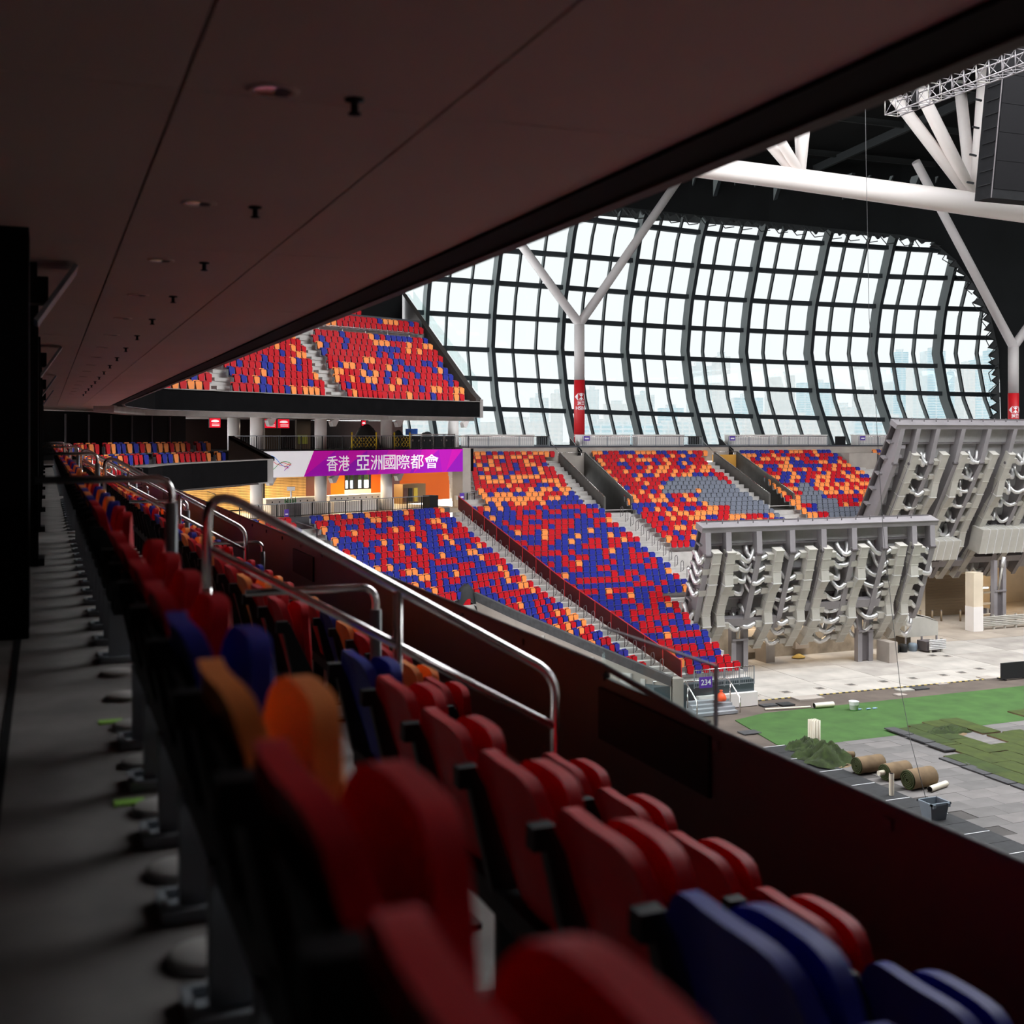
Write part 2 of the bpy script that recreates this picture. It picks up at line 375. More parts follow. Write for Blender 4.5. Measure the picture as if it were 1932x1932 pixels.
pm = MB(); pm.box(-.105, .075, -.085, .085, 0, .012); pm.box(-.105, -.085, -.085, .085, .012, .03); pm.box(-.105, .075, -.085, -.065, .012, .03); pm.box(-.105, .075, .065, .085, .012, .03)
NFOOT = seat_mesh(pm, 'foot_plate_mesh', M['steel_grey'])
pm = MB(); pm.lathe((0, 0, 0), [(.085, 0), (.085, .014), (.075, .02), (.0, .022)], 20)
NVENT = seat_mesh(pm, 'vent_mesh', M['vent'])
def child(name, me, parent, loc=(0, 0, 0)):
    o = bpy.data.objects.new(name, me); col.objects.link(o); o.parent = parent; o.location = loc; return o
rowX = (.36, 1.26, 2.16); rowZ = (Z1, Z2, Z3); rowN = ('back row', 'middle row', 'parapet row')
NEAR0 = {0: 'rrrrbrorrr', 1: 'brrrrbbbrr', 2: 'rrrrbbbrrr'}
NEAR0[0] = 'rrrrborrrr'
NEAR1 = {0: 'rrbobobrorobro', 1: 'rrorrorroborrb', 2: 'rorrobrorrorbr'}
CN = {'r': 'red', 'b': 'blue', 'o': 'orange', 'g': 'grey'}
PROP = ['r'] * 9 + ['o'] * 6 + ['b'] * 5
def make_seat(x, y, z, row, c, label, group, first_end=False):
    t = thing('stadium_chair', label, 'seat', (x, y, z), group)
    child('backrest', NB[c], t); child('seat_pan', NP[c], t); child('beam', NBEAM, t)
    child('stanchion', NS_ if row == 0 else NSL, t)
    if first_end: child('stanchion', NS_ if row == 0 else NSL, t, (0, -.56, 0))
    if row == 0:
        child('pedestal', NPED, t); child('foot_plate', NFOOT, t); child('back_cover', NCOV, t)
    return t
for r in range(3):
    g = 'folding seats of the near stand'
    for i in range(9):
        y = 4.95 - .28 - .56 * i
        if r == 1 and i > 7 or r == 2 and i > 5: continue
        c = CN[NEAR0[r][i]]
        make_seat(rowX[r], y, rowZ[r], r, c, '%s folding seat, %s in the %s counted back from the first handrail' % (c, ORD[i], rowN[r]), g, i == 0 and False)
    for bay in range(5):
        for i in range(14):
            y = 6.16 + 9 * bay + .28 + .56 * i
            if y > 47.5: continue
            ch = NEAR1[r][i] if bay == 0 else random.choice(PROP)
            c = CN[ch]
            make_seat(rowX[r], y, rowZ[r], r, c, '%s folding seat, %s in the %s after the %s handrail' % (c, ORD[i], rowN[r], ORD[bay]), g, i == 0)
# round floor vents under the back row
for j in range(60):
    y = .45 + .56 * j
    tag(child('floor_vent', NVENT, None, (.33, y + .0, Z1)), 'round pale floor vent under the back row, %s' % ('%s from the camera' % ORD[j] if j < len(ORD) else 'far down the walkway'), 'vent', 'round floor vents')
    if j >= 38: break
for j, y in enumerate((3.92, 5.05)):
    tag(MB().box(.20, .29, y - .03, y + .03, Z1, Z1 + .006).build('floor_marker', M['lime']), 'lime green floor marker beside a pedestal, %s' % ('nearer one' if j == 0 else 'farther one'), 'marker')
tag(MB().box(.98, 1.32, 5.75, 6.02, Z2, Z2 + .24).build('step_block', M['concrete']), 'pale concrete step block in the first aisle', 'step')

# ------------------------------------------------------------------ aisle handrails
def bez(a, b, c, n=8):
    a, b, c = V(a), V(b), V(c)
    return [a * (1 - t) ** 2 + b * 2 * t * (1 - t) + c * t * t for t in [i / n for i in range(n + 1)]]
for j in range(5):
    y0 = 4.99 + 9 * j; y1 = y0 + 1.16
    t = thing('aisle_handrail', 'sloping double steel handrail of the %s aisle from the camera' % ORD[j], 'handrail', (1.4, y0, Z2), 'aisle handrails of the near stand')
    dz = lambda x: CZ - .250 - (x - .70) * .572
    top = [(.615, y0, CZ - .62)] + bez((.615, y0, CZ - .36), (.615, y0, CZ - .185), (.80, y0, dz(.80))) + [(x, y0, dz(x)) for x in (1.1, 1.6)] + bez((2.06, y0, dz(2.06)), (2.16, y0, dz(2.16)), (2.16, y0, dz(2.16) - .10)) + [(2.16, y0, Z3 + .3)]
    MB().tube(top, .0215, 10).build('top_rail', M['chrome'], t)
    MB().tube([(.63, y0, CZ - .465), (2.15, y0, CZ - 1.318)], .019, 10).build('lower_rail', M['chrome'], t)
    for x in (.615, 1.42, 2.16):
        zf = Z1 if x < .62 else (Z2 if x < 1.52 else Z3)
        p = MB().tube([(x, y0, zf), (x, y0, dz(x) if 1 < x < 2 else (zf + .62 if x < 1 else zf + .5))], .0205, 10).build('post', M['chrome'], t)
        hs = .42 if x < 1 else (.33 if x < 2 else .30)
        MB().tube([(x, y0, zf), (x, y0, zf + hs)], .030, 12).build('sleeve', M['steel_grey'], p)
    for r, (xa, xb, d) in enumerate(((-.05, .585, .214), (.95, 1.63, .80), (1.95, 2.55, 1.34))):
        if j == 0 and r == 2: continue
        g = thing('row_end_rail', 'low bent steel rail at the end of the %s, %s aisle' % (rowN[r], ORD[j]), 'handrail', (xb, y1, rowZ[r]), 'row end rails')
        zb = (Z1, Z2, Z3)[r]
        MB().tube([(xa, y1, CZ - d)] + bez((xb - .09, y1, CZ - d), (xb, y1, CZ - d), (xb, y1, CZ - d - .09)) + [(xb, y1, zb)], .020, 10).build('rail', M['chrome'], g)
        MB().tube([(xb, y1, zb), (xb, y1, CZ - d - .12)], .031, 12).build('sleeve', M['steel_grey'], g)
    b = MB().box(XW + .03, XW + .045, y0 - .02, y1 + .05, CZ - 1.45, CZ - 1.10)
    b.mi = 1; b.box(XW + .028, XW + .047, y0 - .03, y0 - .02, CZ - 1.45, CZ - 1.10); b.box(XW + .028, XW + .047, y0 - .03, y1 + .05, CZ - 1.105, CZ - 1.097)
    tag(b.build('glass_guard', [M['clear'], M['steel_grey']]), 'clear glass guard on the parapet at the foot of the %s aisle' % ORD[j], 'glass guard', 'glass guards on the parapet')
    tag(MB().box(XW - .02, XW - .001, y0 - .05, y1, CZ - 1.72, CZ - 1.43).build('parapet_gate', M['black']), 'black panel set in the brown parapet, %s aisle' % ORD[j], 'panel', 'black parapet panels')
# ================================================================== FAR STAND
NK = 43
def YK(k): return 89.5 - .745 * k
def DK(k): return -(1.51 + .29 * k) if k <= 28 else -(9.63 + .24 * (k - 28))   # height of the seat faces relative to the eye
def TK(k): return CZ + DK(k) - .58                                             # tread level
def XN(k): return 27.75 + (k - 13) * .175                                      # red netting beside the stairs
def BL(k): return 31.2 - .2 * k if k <= 8 else (29.6 if k < 13 else XN(k) + .25)
def BR(k): return 38.8 if k == 0 else (37.6 if k < 13 else 38.2 + .08 * (k - 13) if YK(k) > 67.8 else 36.9 - (k - 29) * .02)
def CL(k): return 42.0 - .1 * k if k < 12 else 40.75
U = V((.886, .463, 0)); W_ = V((-.463, .886, 0))                               # corner block: along the rows, away from the pitch
def AF(u, w_, dz): return V((25.6, 80.7, CZ + dz)) + U * u + W_ * w_
def RA(k): return V((XN(k) - 1.65, YK(k), 0))
def cutline(px): return 1125 + (px - 897) * (159.0 / 356.0)
ter = MB(); stp = MB()
for k in range(NK):
    y0, y1, z = YK(k) - .40, YK(k) + .345, TK(k)
    segs = []
    kv = 1 <= k <= 12
    if k < 13: segs.append((BL(k) - 1.5, 37.6 if kv else BR(k)))
    if kv:
        segs += [(37.6, 38.75)]
    if k == 0: segs.append((38.8, 42))
    if k < 13: segs += [(max(CL(k) - .5, 41.25) if kv else 41.5, 52.0)]
    if kv: segs += [(51.9, 53.1)]
    if k < 13: segs += [(max(CL(k) + 13.9, 55.65) if kv else 54, 90)]
    if k >= 13:
        segs.append((XN(k) - 1.7, BR(k) + .4) if YK(k) <= 67.8 else (XN(k) - 1.7, 90 if k <= 16 else (55.5 if k <= 21 else 40.8)))
    for a, b in segs: ter.box(a, b, y0, y1, z - 1.1, z)
    # corner block terrace
    if k >= 13:
        p = RA(k); ln = 30.0
        for j in range(24):
            q = p - U * (.25 + .5 * j); b_ = proj((q.x, q.y, z + .3))
            if proj((q.x, q.y, z + .75))[0] > 890 and b_[1] > cutline(b_[0]) + 4: ln = .5 * j + 1.2; break
        c = p - U * (ln / 2 - 1.0) + W_ * -.03; c.z = z - .55
        ter.obox(c, U * (ln / 2), W_ * .40, (0, 0, .55))
    # stairs: half steps
    if k >= 13:
        stp.box(XN(k) - 1.55, XN(k) - .1, y0, y0 + .37, z, z + .14)
        if YK(k) > 67: stp.box(BR(k) + .15, 40.5, y0, y0 + .37, z, z + .14)
    elif k >= 1:
        for xo in (0, 14.4): stp.box(37.75 + xo, 38.7 + xo, y0, y0 + .37, z, z + .14)
        stp.box(66.3, 67.5, y0, y0 + .37, z, z + .14)
te = struct(tag(ter.build('floor_terrace', M['concrete']), 'stepped concrete terrace of the far stand', 'terrace'))
st = struct(tag(stp.build('trim_steps', M['concrete']), 'pale concrete aisle steps of the far stand', 'steps'))

# low polygon seats for the far stand
def far_shell(mb, x0, x1, z0, z1, w0, w1, th):
    out = []
    for (y, z) in ((-w0 / 2 * .8, z0), (-w0 / 2, z0 + .05), (-w1 / 2, z1 - .07), (-w1 / 2 * .78, z1), (w1 / 2 * .78, z1), (w1 / 2, z1 - .07), (w0 / 2, z0 + .05), (w0 / 2 * .8, z0)):
        out.append(V((lerp(x0, x1, (z - z0) / (z1 - z0)), y, z)))
    mb.prism(out, (th, 0, 0))
fb = MB(); far_shell(fb, -.05, -.13, .36, .84, .40, .455, .04)
fp = MB(); far_shell(fp, .045, .0, .34, .775, .33, .435, .05)
fg = MB(); fg.box(-.12, .02, -.25, -.225, .36, .66); fg.box(-.06, -.02, -.25, .25, .28, .34)
fd = MB(); far_shell(fd, .02, -.06, .40, .795, .36, .462, .02)  # black panel puts the shadow line round the pan into the colour
ALL = []      # (pos, yaw, colour letter, tier)
def pick(k, blk):
    x = random.random()
    if blk == 'B': o = .33 if k < 12 else (.13 if k < 20 else .075); b = .2 if k < 10 else (.36 if k < 18 else .50)
    elif blk == 'A': o = .15; b = .40
    elif blk == 'C': o = .25; b = .24
    elif blk == 'D': o = .30; b = .24
    else: o = .16; b = .21
    return 'o' if x < o else ('b' if x < o + b else 'r')
def cl_pick(k, blk, prev):
    return prev if random.random() < .14 and prev else pick(k, blk)
GREYC = [(1253, 912, 1310, 930), (1275, 905, 1370, 925), (1320, 918, 1420, 945), (1335, 935, 1440, 960), (1375, 948, 1470, 975), (1330, 945, 1350, 958)]
GREYD = [(1505, 915, 1530, 930), (1515, 925, 1550, 950), (1540, 945, 1580, 965), (1560, 958, 1660, 985), (1610, 955, 1660, 985)]
FRONT = []
for k in range(NK):
    y = YK(k); z = TK(k); yaw = -math.pi / 2
    prev = None
    x = BL(k) + .3; n = 0
    while x < BR(k) - .2:
        prev = cl_pick(k, 'B', prev); rec = (V((x, y, z)), yaw, prev, k, n); n += 1
        if k >= 30: FRONT.append(rec)
        else: ALL.append(rec)
        x += .5
    if y > 73.5:
        for blk, xa, xb in (('C', CL(k) + .3 if k else 42.3, (53.0 if k == 0 else 51.9) if k < 13 else 52.6), ('D', (CL(k) + 14.3 if k else 56.5) if k < 12 else 55.0, 65.9)):
            x = xa
            while x < xb - .1:
                prev = cl_pick(k, blk, prev); c = prev
                q = proj((x, y, z + .55))
                if blk == 'D' and k > 16: continue_ = True
                else: continue_ = False
                if any(a <= q[0] <= c2 and b <= q[1] <= d for a, b, c2, d in (GREYC if blk == 'C' else GREYD)): c = 'g'
                if not continue_: ALL.append((V((x, y, z)), yaw, c, k, 0))
                x += .5
        if k < 17:
            for i in range(30): ALL.append((V((70.5 + .5 * i, y, z)), yaw, pick(k, 'D'), k, 0))
yawA = math.atan2(-W_.y, -W_.x); CUT = []
for k in range(13, NK):
    p = RA(k); prev = None
    for j in range(24):
        q = p - U * (.25 + .5 * j); q.z = TK(k)
        a = proj((q.x, q.y, q.z + .75)); b = proj((q.x, q.y, q.z + .3))
        if a[0] > 890 and b[1] > cutline(b[0]) + 4:
            CUT.append(q.copy()); break
        prev = cl_pick(k, 'A', prev); ALL.append((q, yawA, prev, k, 0))
    else:
        for j in range(27, 50):
            q = p - U * (.25 + .5 * j); q.z = TK(k); ALL.append((q, yawA, pick(k, 'A'), k, 0))
# lower tier below the parapet (hidden from here by the parapet itself)
for i in range(20):
    for j in range(72):
        if j % 24 > 1: ALL.append((V((7 + .95 * i, 6 + .52 * j, 10.6 - (3.6 + .95 * i) * .416 - .12)), 0., pick(30, 'A'), 0, 0))
# nearest far seats as things of their own
FB = {c: seat_mesh(fb, 'far_backrest_mesh', M[c]) for c in COLS}; FP = {c: seat_mesh(fp, 'far_seat_pan_mesh', M[c]) for c in COLS}
FG = seat_mesh(fg, 'far_bracket_mesh', M['steel_grey']); FD = seat_mesh(fd, 'far_shade_panel_mesh', M['black'])
FRONT.sort(key=lambda r: (-r[3], r[4]))
nrow = {}
for i, (p, yaw, c, k, n) in enumerate(FRONT):
    if len(nrow) > 0 and i >= 56: ALL.append((p, yaw, c, k, n)); continue
    nrow[k] = 1; cn = CN[c]; rw = NK - 1 - k
    t = thing('stadium_chair', '%s folding seat, %s from the red netting in the %s pitch-side row' % (cn, ORD[n], 'lowest' if rw == 0 else ORD[rw] + ' lowest'), 'seat', p, 'folding seats of the far stand', yaw)
    child('backrest', FB[cn], t); child('seat_pan', FP[cn], t); child('bracket', FG, t); child('shade_panel', FD, t)
# ------------------------------------------------------------------ upper tier
def up_row(i): return .75 + .8 * i
upt = MB(); ups = MB(); UPATH = UP[2:]
for i in range(13):
    d0 = up_row(i) - .35; z = CZ + 1.83 + .46 * i
    a = off_path(UPATH, d0); b = off_path(UPATH, d0 + .8)
    # end is cut along Y from the corner of the tier
    def clip(pts):
        pts = [q.copy() for q in pts]; e = pts[-1]; pe = pts[-2]; t = (e - pe).normalized(); s = (UEND.x - .3 - e.x) / t.x; pts[-1] = e + t * s; return pts
    a, b = clip(a), clip(b)
    for s in range(len(a) - 1):
        upt.prism([V((q.x, q.y, z - .9)) for q in (a[s], a[s + 1], b[s + 1], b[s])], (0, 0, .9))
    aisles = ((566, .55), (395, .5), (750 - 66, .6))
    path = clip(off_path(UPATH, up_row(i)))
    pts = sample(path, .5, .25)
    prev = None
    for (q, nrm) in pts:
        if q.x > UEND.x - .75: continue
        fx = UEND.x - q.x
        if abs(fx - 10.6) < .65 or abs(fx - 17.6) < .6: 
            continue
        if i == 10: continue
        prev = cl_pick(i, 'U', prev); yw = math.atan2(-nrm.y, -nrm.x)
        ALL.append((V((q.x, q.y, z)), yw, prev, 100 + i, 0))
    for fx in (10.6, 17.6):
        for (q, nrm) in sample(path, .1):
            if abs(UEND.x - q.x - fx) < .06:
                t = V((nrm.y, -nrm.x, 0)); c = V((q.x, q.y, z + .08)) - nrm * .2
                ups.obox(c, t * .55, nrm * .19, (0, 0, .09)); break
struct(tag(upt.build('floor_upper_terrace', M['concrete']), 'stepped concrete terrace of the upper tier', 'terrace'))
struct(tag(ups.build('trim_upper_steps', M['concrete']), 'pale aisle steps of the upper tier', 'steps'))
ue = thing('wall_upper_end', 'dark sloping end wall of the upper tier topped with glass', 'wall', (UEND.x, UEND.y, CZ + 2)); ue['kind'] = 'structure'
ye = UEND.y
prof = [(0, 1.9), (0, 2.35), (1.0, 2.75), (17, 10.9), (17, 1.9)]
MB().prism([(UEND.x - .28, ye + a, CZ + b) for a, b in prof], (.36, 0, 0)).build('wall_slab', mat('brown_black_wall', (.045, .036, .033), .6), ue)
for s in range(5):
    a0, a1 = .6 + s * 3.2, .6 + s * 3.2 + 3.1
    zz = lambda a: CZ + 2.45 + a * .505
    MB().prism([(UEND.x + .02, ye + a0, zz(a0)), (UEND.x + .02, ye + a1, zz(a1)), (UEND.x + .02, ye + a1, zz(a1) + .9), (UEND.x + .02, ye + a0, zz(a0) + .9)], (.02, 0, 0)).build('glass_panel', M['clear'], ue)
# dark wall and glass box behind the top rows
bw = off_path(UPATH, up_row(12) + .6); e = bw[-1]; bw[-1] = V((UEND.x - .3, e.y + (UEND.x - .3 - e.x) * .45, 0))
m = MB()
for s in range(len(bw) - 1): m.prism([V((q.x, q.y, CZ + 7)) for q in (bw[s], bw[s + 1], bw[s + 1] + V((-.3, .4, 0)), bw[s] + V((-.3, .4, 0)))], (0, 0, 1.35))
struct(tag(m.build('wall_upper_back', mat('slate_wall', (.04, .043, .05), .6)), 'slate grey low wall behind the upper tier seats', 'wall'))
m = MB(); m.prism([V((q.x, q.y, CZ + 8)) for q in [p + V((-2.2, 3.2, 0)) for p in bw[:-1]] + [bw[-1] + V((-.1, 4.5, 0))]] + [V((q.x - 3, q.y + 6, CZ + 8)) for q in reversed(bw)], (0, 0, 7))
struct(tag(m.build('wall_upper_rear', M['darkwall']), 'black rear wall at the top of the upper tier', 'wall'))
# more seats above the low wall
for i in range(3):
    path = off_path(UPATH, up_row(13) + .6 + .8 * i); e = path[-1]
    for (q, nrm) in sample(path, .5, .25):
        if q.x < UEND.x - 5.2: ALL.append((V((q.x, q.y, CZ + 8.0 + .46 * i)), math.atan2(-nrm.y, -nrm.x), pick(0, 'U'), 120, 0))
# rails in the upper tier: one short rail between the two highest groups
t = thing('upper_cross_rail', 'thin horizontal guard rail across the upper tier seats', 'handrail', (UEND.x - 5, UEND.y + 10, CZ + 6))
pth = off_path(UPATH, up_row(10) - .1); pth[-1] = pth[-1] + (pth[-1] - pth[-2]).normalized() * 2.6
pr = [p for p, n in sample(pth, .4) if UEND.x - 9.6 < p.x < UEND.x - .5]
MB().tube([V((p.x, p.y, CZ + 1.83 + 4.6 + .75)) for p in pr], .03, 6).build('rail', M['chrome'], t)
for p in pr[::5]: MB().tube([V((p.x, p.y, CZ + 6.3)), V((p.x, p.y, CZ + 7.18))], .025, 6).build('post', M['chrome'], t)
# corner of the suite level: seats on the bend
for r, d in enumerate((2.70, 1.80, .90)):
    for (q, nrm) in sample(off_path(SUITE[1:], d), .56, 2.5):
        if q.y > 47.6 and random.random() > .12: ALL.append((V((q.x, q.y, rowZ[r])), math.atan2(-nrm.y, -nrm.x), random.choice(PROP), 130, 0))
# ------------------------------------------------------------------ all the smaller far seats as one object
tv = []; tf = []; tm = []
def tmpl(mb, mi):
    b = len(tv); tv.extend(mb.v)
    for f in mb.f: tf.append([b + i for i in f]); tm.append(mi)
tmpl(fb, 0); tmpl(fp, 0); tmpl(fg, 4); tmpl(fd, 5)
CI = {'r': 0, 'b': 1, 'o': 2, 'g': 3}
vv = []; ff = []; mm = []
for (p, yaw, c, k, n) in ALL:
    b = len(vv); ca, sa = math.cos(yaw), math.sin(yaw)
    for q in tv: vv.append((p.x + q.x * ca - q.y * sa, p.y + q.x * sa + q.y * ca, p.z + q.z))
    ci = CI[c]
    for f, mi in zip(tf, tm): ff.append([b + i for i in f]); mm.append(mi if mi >= 4 else ci)
me = bpy.data.meshes.new('far_seats'); me.from_pydata(vv, [], ff)
for c in COLS: me.materials.append(M[c])
me.materials.append(M['steel_grey']); me.materials.append(M['black']); me.polygons.foreach_set('material_index', mm); me.update()
fs = bpy.data.objects.new('far_seats', me); col.objects.link(fs)
tag(fs, 'rows of small red, blue and orange seats filling the far stands', 'seats', kind='stuff')
# ------------------------------------------------------------------ beige retaining wall at the lower left of the far stand
if CUT:
    rw = thing('wall_tunnel', 'beige concrete wall with dark coping cutting through the corner seats', 'wall', (CUT[-1].x, CUT[-1].y, 0)); rw['kind'] = 'structure'
    P0 = atZ(880, 1117, 1); pts = []
    for q in CUT: pts.append(q)
    pts.append(pts[-1] + (pts[-1] - pts[-3]) * .7)
    pts = [pts[0] + (pts[0] - pts[2]) * .35] + pts
    side = V((pts[-1].y - pts[0].y, -(pts[-1].x - pts[0].x), 0)).normalized()
    if side.dot(V((-1, -1, 0))) < 0: side = -side
    top = [p + V((0, 0, .72)) for p in pts]
    n = len(top)
    for s in range(0, n - 1, 4):
        a, b = top[s], top[min(s + 4, n - 1)]
        MB().prism([V((a.x, a.y, -.2)), V((b.x, b.y, -.2)), b, a], side * .25).build('wall_panel', M['wallconc'], rw)
        MB().prism([a + V((0, 0, -.42)), b + V((0, 0, -.42)), b + V((0, 0, .08)), a + V((0, 0, .08))], side * .29).build('coping_plate', M['mat_grey'], rw)
    e = top[-1]; MB().box(e.x - .1, e.x + .5, e.y - .3, e.y + .3, 0, e.z).build('end_post', M['wallconc'], rw)
    e = top[0]
    tp = thing('draped_cover', 'black cloth draped over equipment at the edge of the corner seats', 'cover', (e.x - .4, e.y, e.z - 1))
    g = []
    for i in range(9):
        row = []
        for j in range(9):
            u_ = (i - 4) / 4; v_ = (j - 4) / 4
            row.append(e + V((-.7 + u_ * .75, v_ * .5 + u_ * .2, .55 - 1.1 * (u_ * u_ * .8 + v_ * v_ * .8) ** 1.2 + .07 * math.sin(6 * u_ + 5 * v_))))
        g.append(row)
    MB().grid(g).build('cloth', M['tarp'], tp)
    MB().box(e.x - 1.1, e.x - .55, e.y - .5, e.y - .2, e.z - .9, e.z - .25).build('red_box', M['red'], tp)
# ------------------------------------------------------------------ red translucent netting along the stairs
m = bpy.data.materials.new('red_netting'); m.use_nodes = True; nt = m.node_tree; N = nt.nodes; b = N['Principled BSDF']
b.inputs['Base Color'].default_value = (.075, .003, .007, 1); b.inputs['Roughness'].default_value = .7
tr = N.new('ShaderNodeBsdfTransparent'); tr.inputs[0].default_value = (.6, .14, .16, 1); mx = N.new('ShaderNodeMixShader'); mx.inputs[0].default_value = .62
nt.links.new(tr.outputs[0], mx.inputs[1]); nt.links.new(b.outputs[0], mx.inputs[2]); nt.links.new(mx.outputs[0], N['Material Output'].inputs[0]); M['net'] = m
nf = thing('netting_fence', 'long dark red netting fence running down beside the stairs', 'fence', (XN(42), YK(42), TK(42)))
for k in range(12, 42, 2):
    a = V((XN(k), YK(k), TK(k) + .15)); b = V((XN(k + 2), YK(k + 2), TK(k + 2) + .15))
    if k == 12: a = V((XN(k) - .1, YK(k) + .3, TK(k) + .3))
    MB().prism([a, b, b + V((0, 0, .95)), a + V((0, 0, .95))], (.015, 0, 0)).build('net_panel', M['net'], nf)
    MB().tube([a + V((0, 0, .97)), b + V((0, 0, .97))], .03, 6).build('top_rope', M['redband'], nf)
    MB().tube([b - V((0, 0, .25)), b + V((0, 0, .98))], .03, 6).build('post', M['redband'], nf)
# hooped hand holds on the aisle steps
hm = MB(); hm.tube([(0, -.0, 0), (0, 0, .8), (.04, 0, .88), (.16, 0, .93), (.22, 0, .86), (.24, 0, .35), (.14, 0, .25)], .022, 6); HOOP = seat_mesh(hm, 'hoop_mesh', M['steeldark'])
def hoops(name, pts, where):
    for i, p in enumerate(pts):
        o = child('handhold', HOOP, None, p); o.rotation_euler = (0, 0, -1.2)
        tag(o, 'thin hooped handhold on the %s, %s from the top' % (where, ORD[i]), 'handhold', name)
hoops('handholds beside the netting stairs', [(XN(k) - .75, YK(k), TK(k)) for k in range(14, 42)], 'stairs beside the red netting')
hoops('handholds of the middle stairs', [((BR(k) + 40.7) / 2, YK(k), TK(k)) for k in range(14, 29)], 'stairs below the grey stairwell')
# ================================================================== stairwells in the far stand
def stairwell(xo, backmat, label):
    t = thing('stairwell', label, 'stairwell', (40 + xo, 84, TK(12)), 'stairwells of the far stand')
    xa, xb = 38.75 + xo, 41.0 + xo
    pa = [(YK(1), TK(1) + .95), (YK(12) - .2, TK(12) + 1.0), (YK(12) - .2, TK(12) - .4), (YK(1), TK(12) - .4)]
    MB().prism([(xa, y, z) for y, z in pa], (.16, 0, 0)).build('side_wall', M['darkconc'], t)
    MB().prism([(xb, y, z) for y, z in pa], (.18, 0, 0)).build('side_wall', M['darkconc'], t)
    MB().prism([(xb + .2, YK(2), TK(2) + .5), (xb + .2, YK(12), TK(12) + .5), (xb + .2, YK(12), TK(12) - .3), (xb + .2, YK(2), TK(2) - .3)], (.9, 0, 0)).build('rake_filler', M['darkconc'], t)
    for x in (xa + .08, xb + .09):
        MB().tube([(x, YK(1), TK(1) + 1.02), (x, YK(12) - .1, TK(12) + 1.07), (x, YK(12) - .1, TK(12))], .035, 6).build('handrail', M['chrome'], t)
    MB().box(xa, xb, YK(1), YK(1) + .2, TK(5), TK(1) + .75).build('portal_head', backmat, t)
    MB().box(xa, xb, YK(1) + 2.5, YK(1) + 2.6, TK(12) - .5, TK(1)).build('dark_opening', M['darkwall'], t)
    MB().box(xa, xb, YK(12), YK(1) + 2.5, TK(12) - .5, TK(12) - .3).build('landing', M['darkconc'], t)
    MB().box(xa - .1, xb + .1, YK(12) - .35, YK(12) - .2, TK(12), TK(12) + .05).build('threshold', M['concrete'], t)
    MB().tube([(xa + .05, YK(1) - .1, TK(1) + 1.0), (xb + .1, YK(1) - .1, TK(1) + 1.0)], .03, 6).build('head_rail', M['chrome'], t)
stairwell(0, M['wallconc'], 'dark sunken stairwell with pale portal head between orange-topped seat blocks')
stairwell(14.4, mat('ochre_portal', (.62, .30, .045), .7), 'dark sunken stairwell with ochre portal head beside the grey seats')
# concrete box and stairwell beside the right hand seats
t = thing('concrete_box', 'square grey concrete stair enclosure behind the right seat block', 'enclosure', (67.5, 90, TK(0)))
MB().box(66.2, 69.2, 87.5, 89.8, TK(3), CZ - 1.55).build('wall', M['wallconc'], t)
MB().prism([(69.3, YK(2), TK(2) + 1.1), (69.3, YK(10), TK(10) + 1.1), (69.3, YK(10), TK(10) - .5), (69.3, YK(2), TK(10) - .5)], (.2, 0, 0)).build('side_wall', M['darkconc'], t)
# ================================================================== top concourse of the far stand
ZT = CZ - 1.12
m = MB(); m.box(30.2, 112, 89.95, 118, ZT - .9, ZT); struct(tag(m.build('floor_concourse', M['wallconc']), 'grey top concourse floor behind the far seats', 'floor'))
m = MB(); m.box(30.4, 112, 89.86, 90.1, TK(0) - .1, CZ - .86)
cw = struct(tag(m.build('wall_parapet_far', M['wallconc']), 'grey concrete parapet above the highest far seats', 'wall'))
m = MB(); m.box(30.3, 112, 89.80, 90.16, CZ - .96, CZ - .84); struct(tag(m.build('trim_coping_far', mat('slate_coping', (.05, .053, .065), .6)), 'slate coping along the far parapet', 'trim'))
def balustrade(name, p, q, h, label, group=None, step=.16, dark=False, n_post=None):
    p, q = V(p), V(q); L = (q - p).length; t = thing(name, label, 'balustrade', p, group); mt = M['black'] if dark else M['steel_grey']
    MB().tube([p + V((0, 0, h)), q + V((0, 0, h))], .03, 6).build('top_rail', M['chrome'] if not dark else M['steel_grey'], t)
    MB().beam(p + V((0, 0, .08)), q + V((0, 0, .08)), .04, .04).build('bottom_rail', mt, t)
    n = max(2, int(L / step)); m = MB()
    for i in range(n + 1):
        a = lerp(p, q, i / n); m.beam(a + V((0, 0, .08)), a + V((0, 0, h - .06)), .02, .02, (q - p))
    o = m.build('balusters', mt, t); o['kind'] = 'stuff'
    k = n_post or max(2, int(L / 2))
    for i in range(k + 1):
        a = lerp(p, q, i / k); MB().beam(a, a + V((0, 0, h)), .05, .05, (q - p)).build('post', mt, t)
    return t
kio = []
for i, (xa, xb) in enumerate(((31.4, 37.4), (41.5, 46.2), (46.9, 51.4), (56.0, 60.8), (61.4, 66.2), (69.5, 76))):
    t = thing('white_counter', 'long pale counter box behind the far balustrade, %s from the left' % ORD[i], 'counter', (xa, 90.6, ZT), 'pale counters on the far concourse')
    MB().box(xa, xb, 90.7, 91.6, ZT, CZ + .02).build('body', M['white'], t)
    MB().box(xa - .05, xb + .05, 90.65, 91.65, CZ + .02, CZ + .09).build('top', M['white'], t)
for i, (xa, xb) in enumerate(((30.6, 38.6), (41.6, 53.0), (55.6, 66.0), (69.4, 78))):
    balustrade('far_balustrade', (xa, 90.3, CZ - .86), (xb, 90.3, CZ - .86), .80, 'thin baluster rail along the far concourse, %s length from the left' % ORD[i], 'far concourse balustrades', .17)
